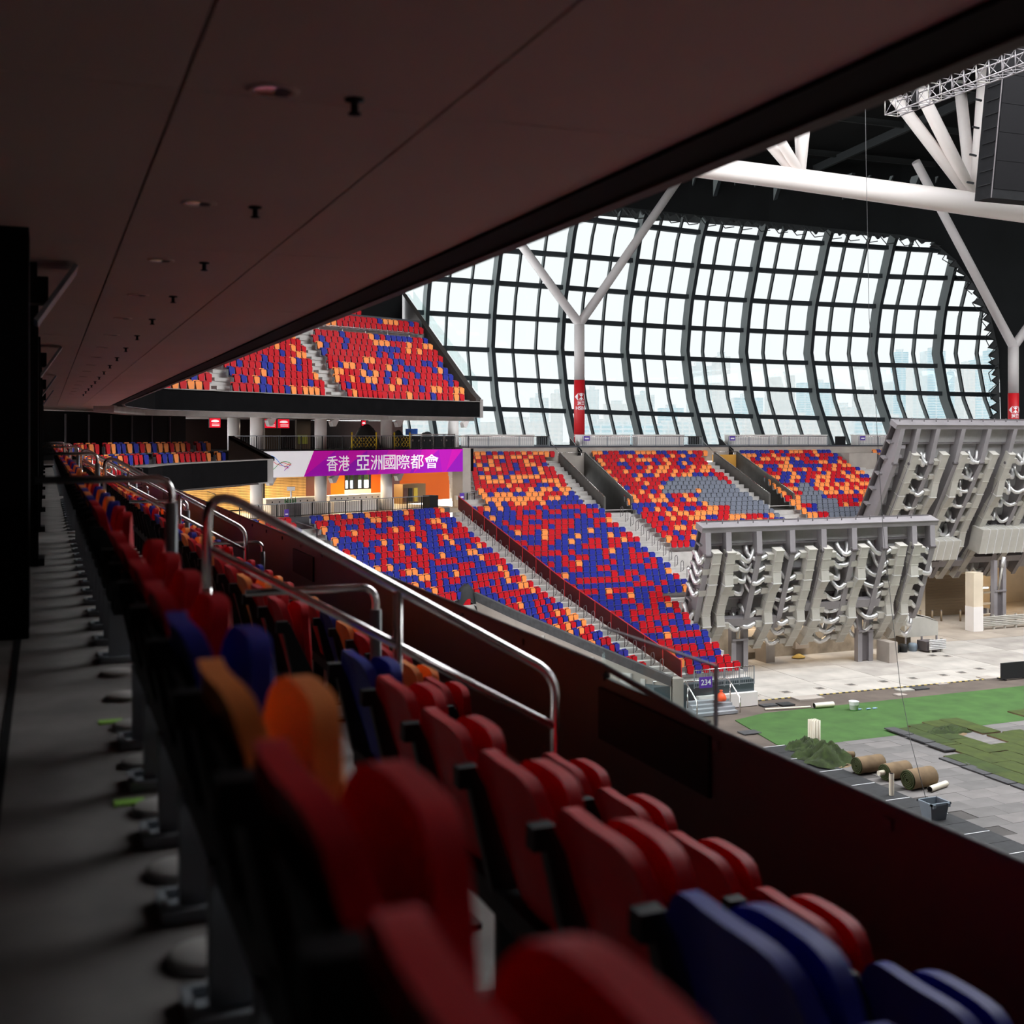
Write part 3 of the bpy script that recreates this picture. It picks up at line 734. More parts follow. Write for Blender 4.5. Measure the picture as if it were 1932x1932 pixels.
for i, x in enumerate((37.7, 51.9, 67.2)):
    tag(MB().box(x, x + .8, 90.4, 90.9, ZT, CZ - .06).build('equipment_cabinet', M['black']), 'black cabinet standing on the far concourse, %s from the left' % ORD[i], 'cabinet', 'black cabinets on the far concourse')
for i, x in enumerate((41.9, 55.9, 69.7)):
    t = thing('number_sign', 'small purple number sign on the far balustrade, %s from the left' % ORD[i], 'sign', (x, 90.1, CZ - .4), 'purple signs on the far balustrade')
    MB().box(x - .28, x + .28, 90.14, 90.17, CZ - .42, CZ - .05).build('plate', M['purple'], t)
    MB().box(x - .18, x + .18, 90.125, 90.139, CZ - .30, CZ - .18).build('print', M['printwhite'], t)
for xo in (38.9, 53.3):
    t = thing('stair_handrail', 'sloping steel handrail at the head of the stairs at the %s stairwell' % ('pale' if xo < 40 else 'ochre'), 'handrail', (xo, 89.6, TK(0)), 'stair head handrails')
    for dx in (0, 2.0):
        MB().tube([(xo + dx, 91.4, CZ - .1), (xo + dx, 89.0, TK(1) + 1.0), (xo + dx, 89.0, TK(1))], .03, 6).build('rail', M['chrome'], t)
    MB().prism([(xo + 2.05, 91.5, CZ - .2), (xo + 2.05, 89.2, TK(0) + .9), (xo + 2.05, 89.2, TK(0)), (xo + 2.05, 91.5, TK(0))], (.1, 0, 0)).build('dark_side', M['black'], t)

# ================================================================== WINDOW WALL
def ZB(px): return pw(px, [(640, 101.5), (1078, 107), (1320, 111), (1500, 113), (1700, 114), (1883, 113.5), (2050, 112)])
BOW = [(-1.2, -.5), (0, .2), (3.5, 2.0), (8, 3.1), (12, 2.5), (18, .4), (21, -1.3), (25, -4)]
def WP(px, dz, inn=0.):
    b = atZ(px, HY, ZB(px)); return V((b.x, b.y + pw(dz, BOW) - inn, CZ + dz))
TL = [2.18, 4.88, 7.54, 10.5, 13.4, 16.2, 19.3, 22.0]; TR = [1.3, 3.96, 6.67, 9.5, 12.2, 15.0, 17.4, 19.6]
def trans(j, px):
    if j < 0: return -1.1
    return lerp(TL[j], TR[j], (px - 1111) / (1883 - 1111.))
win = thing('window_1', 'huge bowed glass wall with dark curved ribs and transoms', 'window', WP(1400, -1.1)); win['kind'] = 'structure'
RIBS = [690, 817, 945, 1078, 1202, 1318, 1430, 1555, 1678, 1803, 1925]
HS = [-1.1, .6, 2, 3.5, 5, 6.5, 8, 9.5, 11, 12.5, 14, 16, 18, 20, 22, 24]
def sweep(mb, pts, dirs, wd, dep):
    """pts on the glass line; section wd wide (along dirs) and dep deep (towards -Y)"""
    rows = []
    for p, d in zip(pts, dirs):
        d = V(d) * (wd / 2); b = V((0, -dep, 0)); rows.append([p - d, p + d, p + d + b, p - d + b, p - d])
    b0 = len(mb.f); mb.grid(rows, False)
    for q in range(b0, len(mb.f)): mb.m[q] = 1 if (q - b0) % 4 in (1, 3) else 0  # side faces get the lighter steel, as if lit by the window
    mb.add(rows[0][:4], [(0, 1, 2, 3)]); mb.add(rows[-1][:4], [(3, 2, 1, 0)])
lines = []
for i, px in enumerate(RIBS):
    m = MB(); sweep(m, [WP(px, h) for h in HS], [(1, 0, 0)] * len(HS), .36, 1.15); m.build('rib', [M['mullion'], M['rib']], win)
    lines.append(px)
    if i < len(RIBS) - 1:
        for f in (1 / 3., 2 / 3.):
            q = lerp(px, RIBS[i + 1], f); lines.append(q)
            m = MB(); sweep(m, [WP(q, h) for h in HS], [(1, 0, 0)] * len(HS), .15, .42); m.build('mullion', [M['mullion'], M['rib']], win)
for j in range(-1, 8):
    m = MB(); xs = [RIBS[0] + (RIBS[-1] - RIBS[0]) * i / 30. for i in range(31)]
    pts = [WP(x, trans(j, x)) for x in xs]
    sweep(m, pts, [(0, 0, 1)] * 31, .40 if j >= 0 else .6, .62); m.build('transom', [M['mullion'], M['mullion']], win)
for i in range(len(lines) - 1):
    for j in range(-1, 7):
        a, b = lines[i] + .5, lines[i + 1] - .5
        q = [WP(a, trans(j, a)), WP(b, trans(j, b)), WP(b, trans(j + 1, b)), WP(a, trans(j + 1, a))]
        MB().prism([p + V((0, .05, 0)) for p in q], (0, .04, 0)).build('pane', M['glass'], win)
# ragged dark edge of the opening
EDGE = [(700, 230), (900, 300), (1150, 388), (1300, 404), (1450, 418), (1600, 434), (1700, 443), (1760, 455), (1800, 488), (1840, 540), (1870, 600), (1884, 660), (1890, 840)]
OUT = [(700, -250), (900, -250), (1150, -250), (1300, -250), (1450, -250), (1600, -250), (1700, -250), (1900, -250), (2050, -100), (2250, 100), (2250, 350), (2250, 560), (2250, 840)]
def EP(px, py, dd=3.0): return atZ(px, py, ZB(min(px, 2000)) - dd)
m = MB(); m.grid([[EP(*p) for p in EDGE], [EP(*p) for p in OUT]], False); m.grid([[EP(*p) for p in EDGE], [EP(p[0], p[1], 1.8) for p in EDGE]], False)
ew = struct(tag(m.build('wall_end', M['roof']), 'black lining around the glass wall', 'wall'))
# triangular steel teeth along that edge
dark = mat('black_steel', (.012, .015, .016), .7)
def along(poly, step):
    out = []; s = 0
    for (a, b) in zip(poly[:-1], poly[1:]):
        L = math.hypot(b[0] - a[0], b[1] - a[1])
        while s < L: out.append((a[0] + (b[0] - a[0]) * s / L, a[1] + (b[1] - a[1]) * s / L, (b[0] - a[0]) / L, (b[1] - a[1]) / L)); s += step
        s -= L
    return out
tl = along(EDGE[2:-1] + [(1888, 830)], 17)
for i, (x, y, tx, ty) in enumerate(tl):
    sz = random.uniform(7, 15); nx, ny = -ty, tx
    if x > 1750: nx, ny = (-1, .15); sz *= 1.25
    o = ew
    a, b, c = EP(x - tx * 10, y - ty * 10, 3.2), EP(x + tx * 10, y + ty * 10, 3.2), EP(x + nx * sz + tx * random.uniform(-5, 5), y + ny * sz + ty * random.uniform(-5, 5), 3.4)
    MB().prism([a, b, c], (0, .25, 0)).build('lattice_tooth', dark, ew)
    if i % 2 == 0 and i + 1 < len(tl):
        a = EP(x, y + 3, 3.6); b = EP(x + tx * 34 + nx * 16, y + ty * 34 + ny * 16, 3.6); c = EP(x + tx * 17 + nx * 20, y + ty * 17 + ny * 20, 3.6)
        mm_ = MB(); mm_.tube([a, c], .045, 5); mm_.tube([c, b], .045, 5); mm_.build('lattice_brace', dark, ew)
# ------------------------------------------------------------------ Y shaped columns
def text_mesh(body, size, bold=0., align='CENTER'):
    cu = bpy.data.curves.new('t', 'FONT'); cu.body = body; cu.size = size; cu.align_x = align; cu.resolution_u = 3; cu.offset = bold; cu.fill_mode = 'FRONT'
    o = bpy.data.objects.new('t', cu); col.objects.link(o); bpy.context.view_layer.update()
    dg = bpy.context.evaluated_depsgraph_get(); me = bpy.data.meshes.new_from_object(o.evaluated_get(dg))
    vs = [v.co.copy() for v in me.vertices]; fs = [tuple(p.vertices) for p in me.polygons]
    bpy.data.objects.remove(o); bpy.data.meshes.remove(me); return vs, fs
def wrap(c, R, ang, vs):
    """wrap flat (x,y) lettering on a vertical cylinder, centred on azimuth ang"""
    return [V((c.x + R * math.cos(ang + p.x / R), c.y + R * math.sin(ang + p.x / R), c.z + p.y)) for p in vs]
def ycol(px, fork_y, base_y, red_y, armL, armR, label, Y=93.0):
    base = atY(px, base_y, Y); fork = atY(px, fork_y, Y); rd = atY(px, red_y, Y); x, y = base.x, base.y
    t = thing('branching_column', label, 'column', (x, y, ZT))
    R = .44
    MB().tube([(x, y, rd.z), (x, y, fork.z)], R, 24).build('shaft', M['colgrey'], t)
    wr = MB().tube([(x, y, ZT), (x, y, rd.z)], R + .02, 24).build('red_wrap', M['redband'], t)
    for a in (armL, armR):
        p = atY(a[0], a[1], Y + a[2]); MB().tube([V((x, y, fork.z - .25)), V((x, y, fork.z + .05)), lerp(fork, p, .15), p], [R * .9, R * .9, R * .86, R * .80], 20).build('branch', M['colgrey'], t)
    ang = math.atan2(-y, -x) + .38; RR = R + .026
    zc = rd.z
    vs, fs = text_mesh('HSBC', .42, .006); MB().add(wrap(V((x, y, zc - 2.55)), RR, ang, vs), fs).build('lettering', M['printwhite'], wr)
    vs, fs = text_mesh('滙豐', .36, .004); MB().add(wrap(V((x, y, zc - 2.12)), RR, ang - .02, vs), fs).build('lettering', M['printwhite'], wr)
    s = .30; zl = zc - 1.45
    for tri in (((-2 * s, 0), (-s, -s), (-s, s)), ((2 * s, 0), (s, s), (s, -s)), ((-s, s), (0, 0), (s, s)), ((-s, -s), (s, -s), (0, 0))):
        pts = []
        for a, b, n in ((tri[0], tri[1], 6), (tri[1], tri[2], 6), (tri[2], tri[0], 6)):
            pts += [V((lerp(a[0], b[0], i / n), lerp(a[1], b[1], i / n), 0)) for i in range(n)]
        if sum(pts[i].x * pts[(i + 1) % len(pts)].y - pts[(i + 1) % len(pts)].x * pts[i].y for i in range(len(pts))) < 0: pts.reverse()
        cen = sum(pts, V((0, 0, 0))) / len(pts)
        MB().add(wrap(V((x, y, zl)), RR, ang, pts + [cen]), [(i, (i + 1) % len(pts), len(pts)) for i in range(len(pts))]).build('emblem_piece', M['printwhite'], wr)
    for r in range(3):
        for c_ in range(-3, 4):
            dx = c_ * .5 + (.25 if r == 1 else 0)
            vs = [V((-.12, 0, 0)), V((-.06, -.035, 0)), V((.06, -.02, 0)), (V((.13, -.015, 0))), V((.13, .015, 0)), V((.06, .02, 0)), V((-.06, .035, 0))]
            MB().add(wrap(V((x, y, ZT + .45 + r * .30)), RR, ang - .5 + dx / RR, vs), [tuple(range(7))]).build('small_print', M['printwhite'], wr)
ycol(1093, 612, 830, 717, (940, 402, 0), (1296, 316, -1.5), 'forked pale column with red wrap beside the central glass bays')
ycol(1912, 655, 830, 742, (1728, 305, -2), (1990, 545, 0), 'forked pale column with red wrap at the right edge', 81.0)
# ------------------------------------------------------------------ roof, main tube, struts
m = MB(); m.prism([(14, 61, CZ + 27.5), (190, 61, CZ + 27.5), (190, 118, CZ + 24), (14, 118, CZ + 24)], (0, 0, .6)); m.box(-32, 26, -125, 61, CZ + 27.5, CZ + 28); m.box(98, 190, -125, 61, CZ + 27.5, CZ + 28); m.box(26, 98, -125, 22, CZ + 27.5, CZ + 28); m.box(-32, 14, 56, 118, CZ + 27.5, CZ + 28); rf = struct(tag(m.build('ceiling_roof', M['roof']), 'black roof underside above the far stand', 'roof'))  # unseen outer roof, its opening set to keep light off the near stand
for i in range(9):
    a = V((30 + 12 * i, 60, CZ + 26.6)); MB().beam(a, a + V((0, 50, -3.2)), .3, .7).build('roof_beam', dark, rf)
for i in range(6):
    y = 62 + 9 * i; MB().beam((20, y, CZ + 26.6 - .05 * (y - 60)), (180, y, CZ + 26.6 - .05 * (y - 60)), .25, .5).build('roof_beam', dark, rf)
t = thing('roof_truss', 'massive white tubular roof truss with fanned struts', 'truss', atY(1500, 335, 70))
cl_ = [(1180, 292), (1300, 312), (1500, 338), (1700, 366), (1838, 385), (1932, 397), (2100, 420)]
MB().tube([atY(x, y, 70) for x, y in cl_], [.70, .72, .76, .82, .88, .92, 1.0], 28).build('bottom_chord', M['tubewhite'], t)
def strut(p, q, r0, r1, dy=0.):
    MB().tube([atY(p[0], p[1], 70), atY(lerp(p[0], q[0], .5), lerp(p[1], q[1], .5), 70 + dy * .5), atY(q[0], q[1], 70 + dy)], [r0, (r0 + r1) / 2, r1], 20).build('strut', M['tubewhite'], t)
strut((1502, 330), (1395, 205), .36, .36, 1); strut((1512, 330), (1420, 180), .34, .34, -2)
strut((1512, 330), (1500, 120), .32, .34, 3); strut((1508, 330), (1532, 120), .42, .34, -1)
strut((1832, 372), (1640, 120), .42, .44, 0); strut((1836, 372), (1700, 100), .46, .44, -2)
strut((1834, 372), (1800, 60), .42, .44, 3); strut((1840, 376), (1862, 60), .46, .44, -1)
# scoreboard
t = thing('scoreboard', 'large dark scoreboard box hanging in front of the white truss', 'scoreboard', atZ(1870, 373, 78))
P1 = atZ(1870, 373, 78); X1 = V((1, 0, 0)); lean = V((0, -.13, 1)).normalized(); dep = V((0, 1.5, 0.05))
m = MB(); m.prism([P1, P1 + X1 * 18, P1 + X1 * 18 + lean * 9.8, P1 + lean * 9.8], dep); m.build('casing', mat('dark_slate_casing', (.007, .007, .008), .7, 0, .25, 3., spec=.15), t)
for i in range(6):
    for j in range(5):
        a = P1 + X1 * (.12 + 2.98 * i) + lean * (.6 + 1.82 * j) - V((0, .03, 0))
        MB().prism([a, a + X1 * 2.95, a + X1 * 2.95 + lean * 1.79, a + lean * 1.79], (0, .02, 0)).build('display_tile', M['screen'], t)
MB().beam(P1 + V((-.02, -.02, 0)), P1 + lean * 9.8 + V((-.02, -.02, 0)), .05, .05).build('edge_strip', M['steeldark'], t)
for j in range(1, 11):
    MB().box(P1.x - .1, P1.x + .05, P1.y - .12 * j + .1, P1.y - .12 * j + 1.2, P1.z + .9 * j, P1.z + .9 * j + .06).build('side_rung', M['black'], t)
for j in range(4):
    a = atZ(1852 - j * 5, 190 + j * 52, 79); MB().beam(a, a + V((-.55, 0, .05)), .1, .12).build('side_bracket', M['black'], t)
# box lattice lighting truss
t = thing('lighting_truss', 'slim box lattice truss hanging below the roof', 'truss', atZ(1668, 205, 60))
A0 = V((39.4, 49.2, CZ + 16.15)); A1 = V((39.6, 36.0, CZ + 16.15)); wv = V((.78, 0, 0)); hv = V((0, 0, .78)); Lt = (A1 - A0).length; nb = 17
for c in (V((0, 0, 0)), wv, hv, wv + hv): MB().tube([A0 + c, A1 + c], .035, 6).build('chord', M['steel'], t)
for i in range(nb + 1):
    p = lerp(A0, A1, i / nb)
    for a, b in ((V((0, 0, 0)), wv), (hv, wv + hv), (V((0, 0, 0)), hv), (wv, wv + hv)): MB().tube([p + a, p + b], .022, 5).build('rung', M['galv'] if i % 4 == 0 else M['steel'], t)
    if i < nb:
        q = lerp(A0, A1, (i + 1) / nb)
        for a, b in ((V((0, 0, 0)), hv), (wv + hv, wv), (V((0, 0, 0)), wv), (wv + hv, hv)): MB().tube([p + a, q + b], .02, 5).build('diagonal', M['steel'], t)
m = MB(); a = lerp(A0, A1, .13); m.tube([a + V((.4, 0, -.1)), a + V((.4, 0, 1.9))], .17, 10); m.build('hanging_strap', M['black'], t)
# ------------------------------------------------------------------ city beyond the glass; its haze is put into pale facade colours
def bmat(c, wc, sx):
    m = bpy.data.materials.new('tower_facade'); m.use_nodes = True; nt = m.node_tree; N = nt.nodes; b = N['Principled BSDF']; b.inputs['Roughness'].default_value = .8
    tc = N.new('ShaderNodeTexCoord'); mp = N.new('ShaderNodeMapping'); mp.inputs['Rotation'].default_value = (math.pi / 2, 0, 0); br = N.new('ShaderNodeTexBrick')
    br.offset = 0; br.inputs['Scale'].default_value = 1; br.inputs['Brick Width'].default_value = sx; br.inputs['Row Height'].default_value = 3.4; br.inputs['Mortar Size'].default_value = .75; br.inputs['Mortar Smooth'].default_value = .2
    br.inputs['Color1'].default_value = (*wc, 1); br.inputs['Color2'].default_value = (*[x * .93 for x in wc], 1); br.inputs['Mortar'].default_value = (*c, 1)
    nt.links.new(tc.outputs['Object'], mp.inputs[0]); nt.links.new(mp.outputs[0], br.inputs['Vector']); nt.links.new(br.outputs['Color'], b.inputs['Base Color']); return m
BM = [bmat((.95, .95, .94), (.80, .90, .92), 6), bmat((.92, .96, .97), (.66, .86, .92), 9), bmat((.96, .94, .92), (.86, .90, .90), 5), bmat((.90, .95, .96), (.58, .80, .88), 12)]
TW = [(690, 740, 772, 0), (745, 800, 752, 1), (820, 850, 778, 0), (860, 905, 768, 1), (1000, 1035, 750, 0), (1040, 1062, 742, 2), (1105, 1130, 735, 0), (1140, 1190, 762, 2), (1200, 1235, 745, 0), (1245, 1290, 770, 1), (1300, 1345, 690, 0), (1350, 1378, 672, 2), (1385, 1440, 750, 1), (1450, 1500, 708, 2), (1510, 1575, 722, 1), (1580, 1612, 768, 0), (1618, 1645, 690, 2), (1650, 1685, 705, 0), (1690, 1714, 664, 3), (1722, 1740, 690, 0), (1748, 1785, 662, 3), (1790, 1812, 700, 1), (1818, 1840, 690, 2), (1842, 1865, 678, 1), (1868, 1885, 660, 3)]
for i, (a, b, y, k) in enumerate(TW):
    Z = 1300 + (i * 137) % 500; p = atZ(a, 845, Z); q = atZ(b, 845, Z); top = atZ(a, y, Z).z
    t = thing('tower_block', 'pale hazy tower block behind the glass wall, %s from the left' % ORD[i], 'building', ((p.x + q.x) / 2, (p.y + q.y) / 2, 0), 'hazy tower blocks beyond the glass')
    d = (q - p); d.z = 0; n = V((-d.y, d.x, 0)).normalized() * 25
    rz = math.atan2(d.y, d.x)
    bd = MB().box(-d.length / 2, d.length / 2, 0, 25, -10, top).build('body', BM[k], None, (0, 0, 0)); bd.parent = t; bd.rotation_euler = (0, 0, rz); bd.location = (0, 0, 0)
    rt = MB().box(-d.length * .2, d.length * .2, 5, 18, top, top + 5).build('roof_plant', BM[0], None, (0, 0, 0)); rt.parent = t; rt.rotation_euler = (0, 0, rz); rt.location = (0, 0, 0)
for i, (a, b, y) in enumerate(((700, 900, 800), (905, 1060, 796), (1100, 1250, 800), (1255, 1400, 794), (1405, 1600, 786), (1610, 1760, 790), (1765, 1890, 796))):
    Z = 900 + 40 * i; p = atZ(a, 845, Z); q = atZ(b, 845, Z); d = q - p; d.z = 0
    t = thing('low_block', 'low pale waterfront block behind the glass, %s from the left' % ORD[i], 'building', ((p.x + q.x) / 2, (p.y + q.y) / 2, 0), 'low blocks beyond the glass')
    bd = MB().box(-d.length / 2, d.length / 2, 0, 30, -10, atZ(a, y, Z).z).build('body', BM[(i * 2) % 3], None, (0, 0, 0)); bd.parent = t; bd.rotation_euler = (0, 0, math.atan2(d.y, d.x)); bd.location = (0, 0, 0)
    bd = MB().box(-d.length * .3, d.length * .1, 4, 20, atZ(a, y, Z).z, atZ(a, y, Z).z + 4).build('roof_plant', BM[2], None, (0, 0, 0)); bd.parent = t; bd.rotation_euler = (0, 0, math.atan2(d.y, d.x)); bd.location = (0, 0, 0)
m = MB(); m.add([(-900, 130, -3), (2500, 130, -3), (2500, 3000, -3), (-900, 3000, -3)], [(0, 1, 2, 3)]); struct(tag(m.build('floor_outside', mat('pale_outdoor_ground', (.8, .82, .81), .8, 0, .1, .02)), 'pale ground and water outside the glass wall', 'ground'))
# ================================================================== CORNER CONCOURSES AND BANNER
def AU(px, w_):
    p0 = AF(0, w_, 0); r = (px - CX) / F
    f = lambda p: (C * p.x - S * p.y) - r * (S * p.x + C * p.y)
    a = f(p0); b = f(p0 + U) - a; return -a / b
def abox(mb, u0, u1, w0, w1, z0, z1):
    return mb.obox(AF((u0 + u1) / 2, (w0 + w1) / 2, (z0 + z1) / 2), U * ((u1 - u0) / 2), W_ * ((w1 - w0) / 2), (0, 0, (z1 - z0) / 2))
def pbox(mb, pa, pb, w0, w1, z0, z1): return abox(mb, AU(pa, w0), AU(pb, w0), w0, w1, z0, z1)
ZL, ZU = -5.22, -.95
m = MB(); abox(m, -36, 3.7, -.1, 11, ZL - .3, ZL); struct(tag(m.build('floor_lower_concourse', mat('warm_floor', (.38, .31, .23), .5, 0, .1, 1)), 'warm floor of the lower corner concourse', 'floor'))
m = MB(); abox(m, -36, 1.4, -.22, -.02, ZL - .75, ZL + .1); struct(tag(m.build('trim_lower_kerb', mat('slate_kerb', (.07, .072, .08), .6)), 'slate kerb above the corner seats', 'trim'))
m = MB(); abox(m, -36, 4.8, .62, 14, -2.62, ZU); struct(tag(m.build('ceiling_lower_concourse', M['fascia']), 'dark slab over the lower corner concourse', 'slab'))
m = MB(); abox(m, -36, 6, 12, 12.3, ZU, 1.2); struct(tag(m.build('wall_upper_concourse', mat('maroon_black', (.035, .016, .014), .6)), 'maroon black rear wall of the upper corner concourse', 'wall')) if False else None
# lower back wall in differently finished lengths
WB = 9.0
def wallpiece(pa, pb, mt, name, label, z0=ZL, z1=-2.62, w=WB):
    m = MB(); pbox(m, pa, pb, w, w + .3, z0, z1); return struct(tag(m.build(name, mt), label, 'wall'))
maroon = mat('maroon_panel', (.10, .022, .012), .5)
m = MB(); ua = AU(300, WB); ub = AU(478, WB)
for nm, pa, pb in (('wall_slats_left', 300, 479), ('wall_slats_middle', 500, 577)):
    t = thing(nm, 'warm bamboo slat wall %s the left pale column' % ('left of' if pa < 400 else 'right of'), 'wall', AF(AU(pa, WB), WB, ZL)); t['kind'] = 'structure'
    m = MB(); pbox(m, pa, pb, WB + .05, WB + .3, ZL, -2.62); m.build('backing', M['darkwall'], t)
    n = 22
    for i in range(n):
        z = ZL + .1 + (2.5 / n) * i; m = MB(); pbox(m, pa, pb, WB - .03, WB + .05, z, z + .085); m.build('slat', M['wood'], t)
wallpiece(479, 500, M['darkwall'], 'wall_dark_gap', 'black wall behind the left pale column')
wallpiece(577, 624, maroon, 'wall_maroon_left', 'maroon wall left of the orange walls')
wallpiece(624, 650, M['orangewall'], 'wall_orange_left', 'orange wall left of the bright window')
wallpiece(650, 700, M['cream'], 'wall_below_window', 'cream wall below the bright window', ZL, -4.05)
wallpiece(700, 722, M['orangewall'], 'wall_orange_middle', 'orange wall right of the bright window')
wallpiece(722, 754, maroon, 'wall_maroon_right', 'maroon wall behind the right lower column')
wallpiece(754, 848, M['orangewall'], 'wall_orange_right', 'wide orange wall behind the bronze cabinet')
wallpiece(848, 853, M['cream'], 'wall_cream_pier', 'narrow cream pier in the orange wall')
wallpiece(853, 880, maroon, 'wall_brown_end', 'brown end wall beside the concrete pier')
# bright doorway window with shrubs outside
t = thing('window_2', 'small bright window with black frames between orange walls', 'window', AF(AU(675, WB), WB, -4)); t['kind'] = 'structure'
for pa, pb in ((650, 652), (658.5, 661), (668, 676), (684, 687), (698, 700.5)):
    m = MB(); pbox(m, pa, pb, WB, WB + .15, -4.05, -2.62); m.build('frame', M['black'], t)
m = MB(); pbox(m, 650, 700, WB, WB + .14, -4.09, -4.0); m.build('sill', M['black'], t)
for pa, pb in ((652, 658.5), (661, 668), (676, 684), (687, 698)):
    m = MB(); pbox(m, pa, pb, WB + .06, WB + .08, -4.0, -2.62); m.build('pane', M['clear'], t)
t = tag(MB().obox(AF(AU(676, WB + 4), WB + 4, -3.35), U * 3, W_ * .4, (0, 0, .22)).build('hedge', mat('hedge_green', (.10, .26, .04), .9, 0, .5, 6)), 'green hedge outside the small bright window', 'hedge')
m = MB(); abox(m, -36, 6, WB + .6, WB + 1.2, -9, ZL); struct(tag(m.build('wall_foundation', M['wallconc']), 'concrete below the corner concourse', 'wall'))
m = MB(); abox(m, -8, 6, WB + 2, WB + 30, -4.6, -4.4); struct(tag(m.build('floor_outside_terrace', mat('pale_terrace', (.6, .6, .58), .8)), 'pale terrace outside the small bright window', 'ground'))
# concrete pier at the right end of the banner
t = struct(tag(pbox(MB(), 873, 888, .55, 1.6, ZL - .9, ZU + .05).build('wall_pier', M['wallconc']), 'pale concrete pier at the right end of the purple banner', 'wall'))
# columns
for i, (px, w_) in enumerate(((484, 2.6), (605, 2.6), (729, 2.6), (855, 2.6), (441, 5.5))):
    u = AU(px, w_); t = thing('round_column', 'pale round column under the upper tier, %s' % ('%s from the left' % ORD[i + 1] if i < 4 else 'leftmost and set back'), 'column', AF(u, w_, ZL), 'round columns of the corner concourse')
    if i < 3: MB().tube([AF(u, w_, ZL), AF(u, w_, -2.62)], .41, 20).build('lower_shaft', M['white'], t)
    MB().tube([AF(u, w_, ZU), AF(u, w_, 1.18)], .41, 20).build('upper_shaft', M['white'], t)
    if i < 4:
        for zz in (.95, -2.85):
            s_ = thing('loudspeaker', 'white wedge loudspeaker on the %s column, %s level' % (ORD[i + 1], 'upper' if zz > 0 else 'lower'), 'loudspeaker', AF(u + .55, w_ - .6, zz), 'white loudspeakers')
            MB().prism([AF(u + .35, w_ - .7, zz), AF(u + .65, w_ - .7, zz + .16), AF(u + 1.05, w_ - .7, zz + .16), AF(u + .75, w_ - .7, zz - .32), AF(u + .5, w_ - .7, zz - .34)], W_ * .35).build('cabinet', M['white'], s_)
            MB().tube([AF(u + .7, w_ - .5, zz + .1), AF(u + .7, w_ - .5, zz + .2)], .04, 6).build('bracket', M['steel_grey'], s_)
# counters on the lower concourse
for i, (pa, pb, ww) in enumerate(((502, 616, 3.2), (622, 734, 3.4))):
    ua, ub = AU(pa, ww), AU(pb, ww)
    t = thing('service_counter', 'long cream service counter with round holes, %s of two' % ('left' if i == 0 else 'right'), 'counter', AF((ua + ub) / 2, ww, ZL), 'service counters')
    abox(MB(), ua, ub, ww, ww + .9, ZL, ZL + 1.05).build('body', M['white'], t)
    abox(MB(), ua - .05, ub + .05, ww - .05, ww + .95, ZL + 1.05, ZL + 1.1).build('top', M['white'], t)
    abox(MB(), ua, ub, ww - .5, ww, ZL, ZL + .72).build('step_shelf', M['white'], t)
    n = 9 if i else 8
    for k in range(n):
        u = lerp(ua + .5, ub - .5, k / (n - 1.)); c = AF(u, ww - .005, ZL + .88)
        MB().lathe(c, [(.0, .0), (.055, .0), (.055, -.02)], 8, axis=W_ * -1).build('hole', M['black'], t)
# bronze recycling cabinet
t = thing('recycling_cabinet', 'bronze recycling cabinet with yellow slot in front of the orange wall', 'cabinet', AF(AU(780, 6.5), 6.5, ZL))
pbox(MB(), 760, 803, 6.5, 7.5, ZL, ZL + 1.5).build('body', mat('bronze_sheet', (.20, .12, .05), .4, .4), t)
for pa, pb, mt in ((762, 769, maroon), (771, 778, M['black']), (781, 788, M['yellow'])): pbox(MB(), pa, pb, 6.47, 6.5, ZL + .15, ZL + 1.2).build('slot_panel', mt, t)
# beer tap cart at the left counter
c = AF(AU(549, 1.2), 1.2, ZL)
t = thing('serving_cart', 'small cart with tall tap and bottles at the left counter', 'cart', c)
MB().obox(c + V((0, 0, .45)), U * .6, W_ * .3, (0, 0, .45)).build('body', M['steeldark'], t)
MB().tube([c + V((0, 0, .9)), c + V((0, 0, 1.75))], .06, 8).box(c.x - .25, c.x + .25, c.y - .1, c.y + .1, c.z + 1.7, c.z + 1.95).build('tap', M['white'], t)
for k in range(5): MB().lathe(c + U * (-.45 + .2 * k) + V((0, 0, .9)), [(.06, 0), (.06, .22), (.02, .3), (.02, .4), (0, .4)], 8).build('bottle', mat('bottle_green', (.02, .10, .03), .3), t)
# balustrades
balustrade('concourse_balustrade', AF(AU(452, 0), 0, ZL + .1), AF(AU(822, 0), 0, ZL + .1), .88, 'thin grey baluster rail above the corner seat block', None, .16, True, 12)
tag(pbox(MB(), 811, 827, -.1, .6, ZL, ZL + 1.0).build('litter_bin', M['black']), 'black box at the right end of the corner balustrade', 'bin')
balustrade('stair_head_balustrade', AF(AU(868, .2), .2, ZL + .1), AF(AU(895, .2), .2, ZL + .1), .95, 'short dark rail at the head of the netting stairs', None, .16, True, 2)
balustrade('gallery_balustrade', AF(AU(440, .7), .7, ZU), AF(AU(884, .7), .7, ZU), .93, 'dark baluster rail on top of the purple banner', None, .17, True, 12)
t = thing('number_sign', 'small purple number sign at the foot of the left counter', 'sign', AF(AU(540, -.2), -.2, ZL))
pbox(MB(), 537, 545, -.14, -.1, ZL + .15, ZL + .62).build('plate', M['purple'], t); pbox(MB(), 538.5, 543.5, -.16, -.14, ZL + .28, ZL + .36).build('print', M['printwhite'], t)
t = thing('number_sign', 'small purple number sign at the head of the netting stairs', 'sign', AF(AU(872, 0), 0, ZL))
pbox(MB(), 868, 876, -.04, 0, ZL + .55, ZL + 1.05).build('plate', M['purple'], t); pbox(MB(), 869.5, 874.5, -.06, -.04, ZL + .72, ZL + .82).build('print', M['printwhite'], t)
